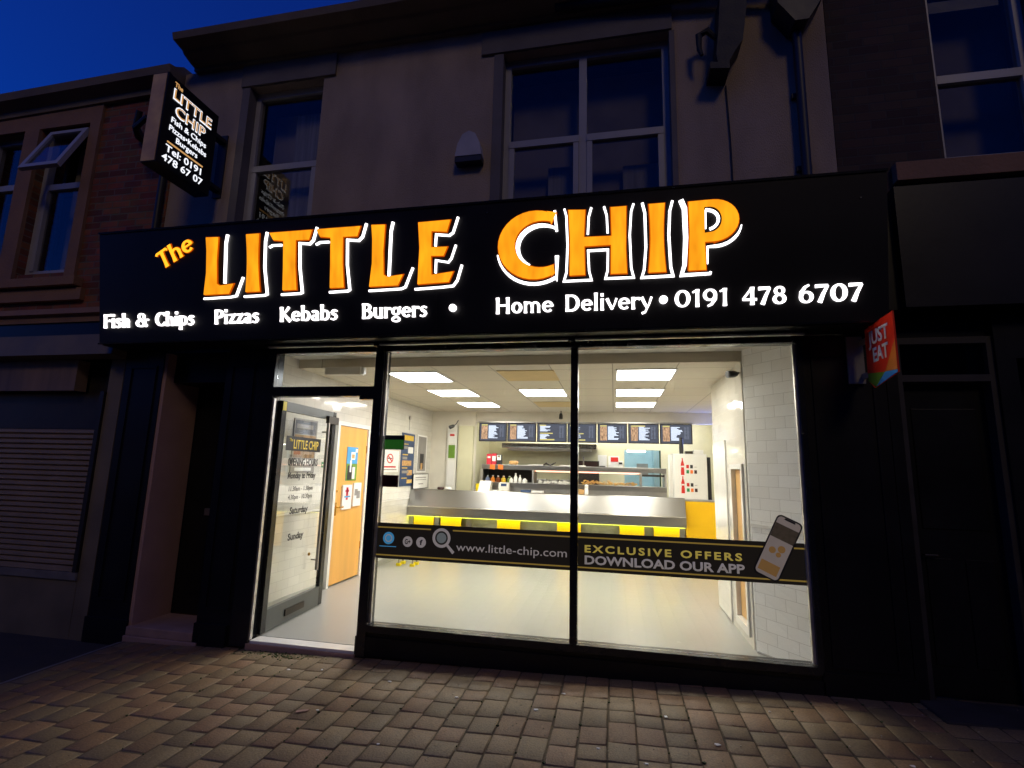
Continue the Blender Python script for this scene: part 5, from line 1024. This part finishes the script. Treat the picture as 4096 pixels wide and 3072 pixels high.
poster('offers_poster', 'tall navy offers poster with yellow headings on the left wall', 'poster', -3.495, 3.88, 4.44, 1.195, 2.09, 'blue_card', [('heading', .15, .9, .86, .96, 'mustard'), ('dish', .5, .9, .62, .74, 'white_card'), ('dish', .1, .8, .38, .48, 'tan_card'), ('dish', .5, .9, .2, .3, 'tan_card'), ('heading', .1, .5, .78, .8, 'mustard'), ('heading', .1, .5, .58, .6, 'mustard'), ('heading', .1, .5, .33, .35, 'mustard'), ('heading', .1, .5, .14, .16, 'mustard'), ('text_line', .1, .45, .7, .75, 'grey_card'), ('text_line', .1, .45, .5, .55, 'grey_card'), ('text_line', .1, .6, .24, .29, 'grey_card'), ('dish', .5, .9, .05, .12, 'food')])
poster('grey_poster', 'grey picture poster in a white frame on the left wall', 'poster', -3.495, 4.58, 5.05, 1.42, 2.10, 'white_card', [('picture', .08, .92, .04, .96, 'grey_card'), ('figure', .3, .7, .1, .5, 'dark_card'), ('highlight', .4, .6, .08, .25, 'tan_card')])
poster('framed_notice', 'white notice in a thin black frame above the counter end', 'sign', -3.47, 4.38, 5.12, 1.13, 1.40, 'dark_card', [('paper', .03, .97, .05, .95, 'white_card'), ('text_line', .15, .85, .72, .78, 'grey_card'), ('text_line', .15, .85, .58, .62, 'grey_card'), ('text_line', .35, .65, .3, .36, 'grey_card')], th=0.012)
CN = thing('column_notices', (-3.05, 5.23, 1.4), 'paper notices taped to the white column behind the counter', 'notice')
MB().box(-3.12, -2.99, 5.233, 5.239, 1.7, 1.95).build('sheet', 'green_card', CN); MB().box(-3.12, -2.99, 5.233, 5.239, 1.98, 2.2).build('sheet', 'white_card', CN); MB().box(-3.10, -3.01, 5.230, 5.2328, 2.12, 2.16).build('print', 'red', CN); MB().box(-3.12, -2.99, 5.233, 5.239, 1.2, 1.66).build('sheet', 'white_card', CN)
HK = thing('ladle', (-3.48, 4.2, 2.2), 'steel hook hanging on the tiles above the navy poster', 'hook')
MB().tube([(-3.485, 4.15, 2.15), (-3.485, 4.15, 2.33)], 0.006, 6).build('rod', 'steel_dull', HK); MB().disc((-3.49, 4.15, 2.36), Y, Z, 0.035, X*0.02, 14).build('plate', 'steel_dull', HK)
# yellow stool
YS = thing('step_stool', (-3.1, 3.5, 0.04), 'small yellow step stool on the floor before the counter', 'stool')
MB().box(-3.26, -2.96, 3.38, 3.62, 0.60, 0.63, bev=0.008).build('seat', 'yellow_plastic', YS)
for (x_, y_) in ((-3.22, 3.42), (-3.0, 3.42), (-3.22, 3.58), (-3.0, 3.58)):
    lg = MB().tube([(x_, y_, 0.08), (x_, y_, 0.6)], 0.014, 8).build('leg', 'steel_dull', YS)
    MB().box(x_-0.035, x_+0.035, y_-0.03, y_+0.03, 0.041, 0.08, bev=0.006).build('foot', 'yellow_plastic', lg)

# ================================================================== WINDOW STICKERS
VB = thing('window_band', (-0.3, 0.02, 0.77), 'black and gold vinyl band across the shop window with web address and offers', 'window sticker')
yv = 0.0275
for (a, b_) in ((-1.993, -0.3435), (-0.2845, 1.3605)):
    MB().box(a, b_, yv, yv+0.002, 0.772, 1.062).build('black_film', 'vinyl_black_glow', VB)
    MB().box(a, b_, yv-0.0012, yv-0.0002, 0.795, 0.806).build('gold_stripe', 'gold', VB)
MB().box(-1.993, -1.50, yv-0.0012, yv-0.0002, 1.02, 1.031).box(-1.31, -0.3435, yv-0.0012, yv-0.0002, 1.02, 1.031).box(-0.2845, 1.17, yv-0.0012, yv-0.0002, 1.02, 1.031).box(1.27, 1.3605, yv-0.0012, yv-0.0002, 1.02, 1.031).build('gold_stripe', 'gold', VB)
VO = Vector((0, yv-0.0005, 0)); dY = -Y*0.001
def vt(s, x0, x1, z0, cap, mat, bold=0.0, spacing=1.0):
    mb = MB(); text_mb(mb, s, x0, x1, z0, cap, VO, X, Z, dY, bold, spacing=spacing); mb.build('lettering', mat, VB)
vt('www.little-chip.com', -1.275, -0.37, 0.868, 0.062, 'vinyl_grey_glow')
vt('EXCLUSIVE OFFERS', -0.232, 0.915, 0.914, 0.055, 'vinyl_yellow_glow', 0.03, 1.35)
vt('DOWNLOAD OUR APP', -0.232, 0.93, 0.825, 0.066, 'vinyl_grey_glow', 0.03)
MB().disc((-1.872, yv-0.0005, 0.938), X, Z, 0.05, dY, 28).build('round_icon', 'vinyl_blue_glow', VB)
MB().disc((-1.872, yv-0.002, 0.938), X, Z, 0.032, dY*0.4, 24, 0.024).build('icon_ring', 'vinyl_grey_glow', VB)
for cx, s in ((-1.70, 'G+'), (-1.581, 'f')):
    o = MB().disc((cx, yv-0.0005, 0.918), X, Z, 0.043, dY, 24).build('round_icon', 'vinyl_grey_glow', VB)
    mb = MB(); text_mb(mb, s, cx-0.025 if s == 'G+' else cx-0.012, cx+0.025 if s == 'G+' else cx+0.014, 0.897, 0.042, VO+dY*1.4, X, Z, dY*0.5, 0.03); mb.build('icon_symbol', 'vinyl_dark', VB)
MB().box(-1.95, -1.80, yv-0.0015, yv-0.0005, 0.868, 0.874).build('small_print', 'vinyl_blue_glow', VB)
mb = MB(); mb.disc((-1.405, yv-0.0005, 0.962), X, Z, 0.078, dY*1.2, 32, 0.055); mb.prism([(-1.365, 0.905), (-1.35, 0.918), (-1.288, 0.856), (-1.306, 0.838)], VO, X, Z, dY*1.3); mb.build('magnifier_icon', 'vinyl_grey_glow', VB)
MB().disc((-1.405, yv-0.0005, 0.962), X, Z, 0.042, dY, 28).build('magnifier_lens', pbr('lens_grey', hexc(90, 95, 95), 0.4, emit=(0.3, 0.33, 0.33), es=0.25), VB)  # lens emission imitates shop light coming through the film
# phone sticker
ps = thing('phone_sticker', (1.16, 0.02, 0.77), 'tilted smartphone sticker over the right end of the window band', 'window sticker')
pa = R(-25.5); pu = X*math.cos(pa)+Z*math.sin(pa); pv_ = -X*math.sin(pa)+Z*math.cos(pa); PC = Vector((1.163, yv-0.0022, 1.022))
def rrect(w_, h_, r_, n=5):
    P = []
    for (cx, cz, a0) in ((w_/2-r_, h_/2-r_, 0), (-w_/2+r_, h_/2-r_, 90), (-w_/2+r_, -h_/2+r_, 180), (w_/2-r_, -h_/2+r_, 270)):
        for k_ in range(n+1): a = R(a0+90*k_/n); P.append((cx+r_*math.cos(a), cz+r_*math.sin(a)))
    return P
MB().prism(rrect(0.185, 0.46, 0.035), PC, pu, pv_, dY*1.5).build('phone_body', 'dark_card', ps)
MB().prism(rrect(0.165, 0.44, 0.028), PC+dY*1.6, pu, pv_, dY*0.5).build('screen', pbr('phone_print_glow', hexc(190, 175, 160), 0.5, emit=(0.6, 0.5, 0.42), es=0.16), ps)  # printed sticker, its parts glow faintly to imitate shop light behind them
MB().prism([(-0.0822, 0.06), (0.0822, 0.06), (0.0822, 0.165), (-0.0822, 0.165)], PC+dY*2.3, pu, pv_, dY*0.3).build('photo_header', pbr('phone_photo', hexc(60, 52, 46), 0.5, var=0.5, nscale=30, emit=(0.3, 0.22, 0.15), es=0.08), ps)  # emission again imitates light through the print
MB().prism([(-0.04, 0.205), (0.04, 0.205), (0.035, 0.219), (-0.035, 0.219)], PC+dY*2.3, pu, pv_, dY*0.3).build('notch', 'dark_card', ps)
tanm = pbr('phone_food', hexc(190, 130, 60), 0.5, emit=(0.6, 0.35, 0.12), es=0.15)  # print colour with a little glow for shop light shining through
for (cx, cz, r_) in ((-0.03, -0.03, 0.024), (0.025, 0.0, 0.026), (0.02, -0.045, 0.018)): MB().disc(PC+pu*cx+pv_*cz+dY*2.3, pu, pv_, r_, dY*0.3, 16).build('food_icon', tanm, ps)
MB().prism([(-0.07, -0.195), (0.065, -0.195), (0.065, -0.12), (-0.07, -0.12)], PC+dY*2.3, pu, pv_, dY*0.3).build('banner', tanm, ps)
# hanging signs behind glass
OS = thing('open_sign', (-1.88, 0.05, 1.68), 'dark green sign hung in the window beside the door mullion', 'sign')
MB().box(-1.977, -1.792, 0.045, 0.055, 1.68, 1.804).build('board', 'dark_card', OS); MB().box(-1.972, -1.797, 0.042, 0.0448, 1.685, 1.765).build('green_field', pbr('green_field', hexc(38, 100, 34), 0.4, emit=(0.03, 0.16, 0.02), es=0.35), OS)  # unlit sign, green emission stands in for shop light passing through
RS = thing('dark_red_sign', (-1.9, 0.05, 1.36), 'small dark maroon sign in the window below the green sign', 'sign')
MB().box(-1.976, -1.827, 0.045, 0.055, 1.36, 1.46).build('board', 'maroon', RS); MB().box(-1.97, -1.833, 0.043, 0.0448, 1.366, 1.454).build('face', 'maroon', RS)

# ================================================================== MOSS AND GRIT
M['moss'] = pbr('moss', (0.05, 0.07, 0.015), 0.95, var=0.4, nscale=40)
random.seed(21); mo = MB()
for k_ in range(260):
    if random.random() < 0.55: x_, y_ = random.gauss(-2.75, 0.18), random.gauss(-0.08, 0.04)
    else: x_, y_ = -0.05+random.randint(-18, 14)*PW+random.gauss(0, 0.004), random.uniform(-1.6, 0.1)
    a = random.uniform(0, 6.28); r_ = random.uniform(0.004, 0.010)
    mo.prism([(r_*math.cos(a+q*1.57)*random.uniform(.6, 1.3), r_*math.sin(a+q*1.57)*random.uniform(.6, 1.3)) for q in range(4)], (x_, y_, gz(x_)-0.003), X, Y, Z*random.uniform(0.003, 0.009))
tag(mo.build('moss', 'moss'), 'specks of green moss growing in the paving joints', 'moss', kind='stuff')
M['grit'] = pbr('grit', hexc(170, 160, 140), 0.8, var=0.4, nscale=80); gr = MB()
for k_ in range(420):
    x_, y_ = random.uniform(-4.2, 2.6), random.uniform(-1.9, 0.05); r_ = random.uniform(0.0015, 0.004)
    gr.prism([(r_*math.cos(q*1.26)*random.uniform(.7, 1.3), r_*math.sin(q*1.26)*random.uniform(.7, 1.3)) for q in range(5)], (x_, y_, gz(x_)+0.002), X, Y, Z*0.003)
tag(gr.build('grit', 'grit'), 'fine pale grit scattered over the block paving', 'grit', kind='stuff')
# ================================================================== LITTER
random.seed(3)
spots = [(-1.86, -0.9), (-1.05, -0.55), (-0.5, -0.62), (-0.1, -1.0), (0.55, -0.83), (0.95, -0.35), (1.5, -0.85), (-2.2, -0.3), (-2.45, -0.35), (-1.6, -0.4), (-1.3, -1.2), (-0.35, -0.35), (0.3, -0.55), (0.15, -1.1)]
for (x_, y_) in spots:
    s_ = random.uniform(0.007, 0.014); pts = [(math.cos(a)*s_*random.uniform(.6, 1.6), math.sin(a)*s_*random.uniform(.5, 1.1)) for a in (0, 1.1, 2.3, 3.4, 4.4, 5.4)]
    o = MB().prism(pts, (x_, y_, gz(x_)+0.0035), X, Y, Z*0.003).build('litter_scrap', 'white_card'); tag(o, 'tiny pale scrap of litter on the block paving', 'litter', 'tiny pale litter scraps on the paving')
o = MB().prism([(-0.04, -0.014), (0.03, -0.018), (0.045, 0.008), (-0.03, 0.016)], (-1.95, -0.93, gz(-1.95)+0.0035), Vector((0.8, 0.6, 0)), Vector((-0.6, 0.8, 0)), Z*0.003).build('litter_wrapper', 'stone_step'); tag(o, 'largest pale pink wrapper piece lying on the paving before the door', 'litter')
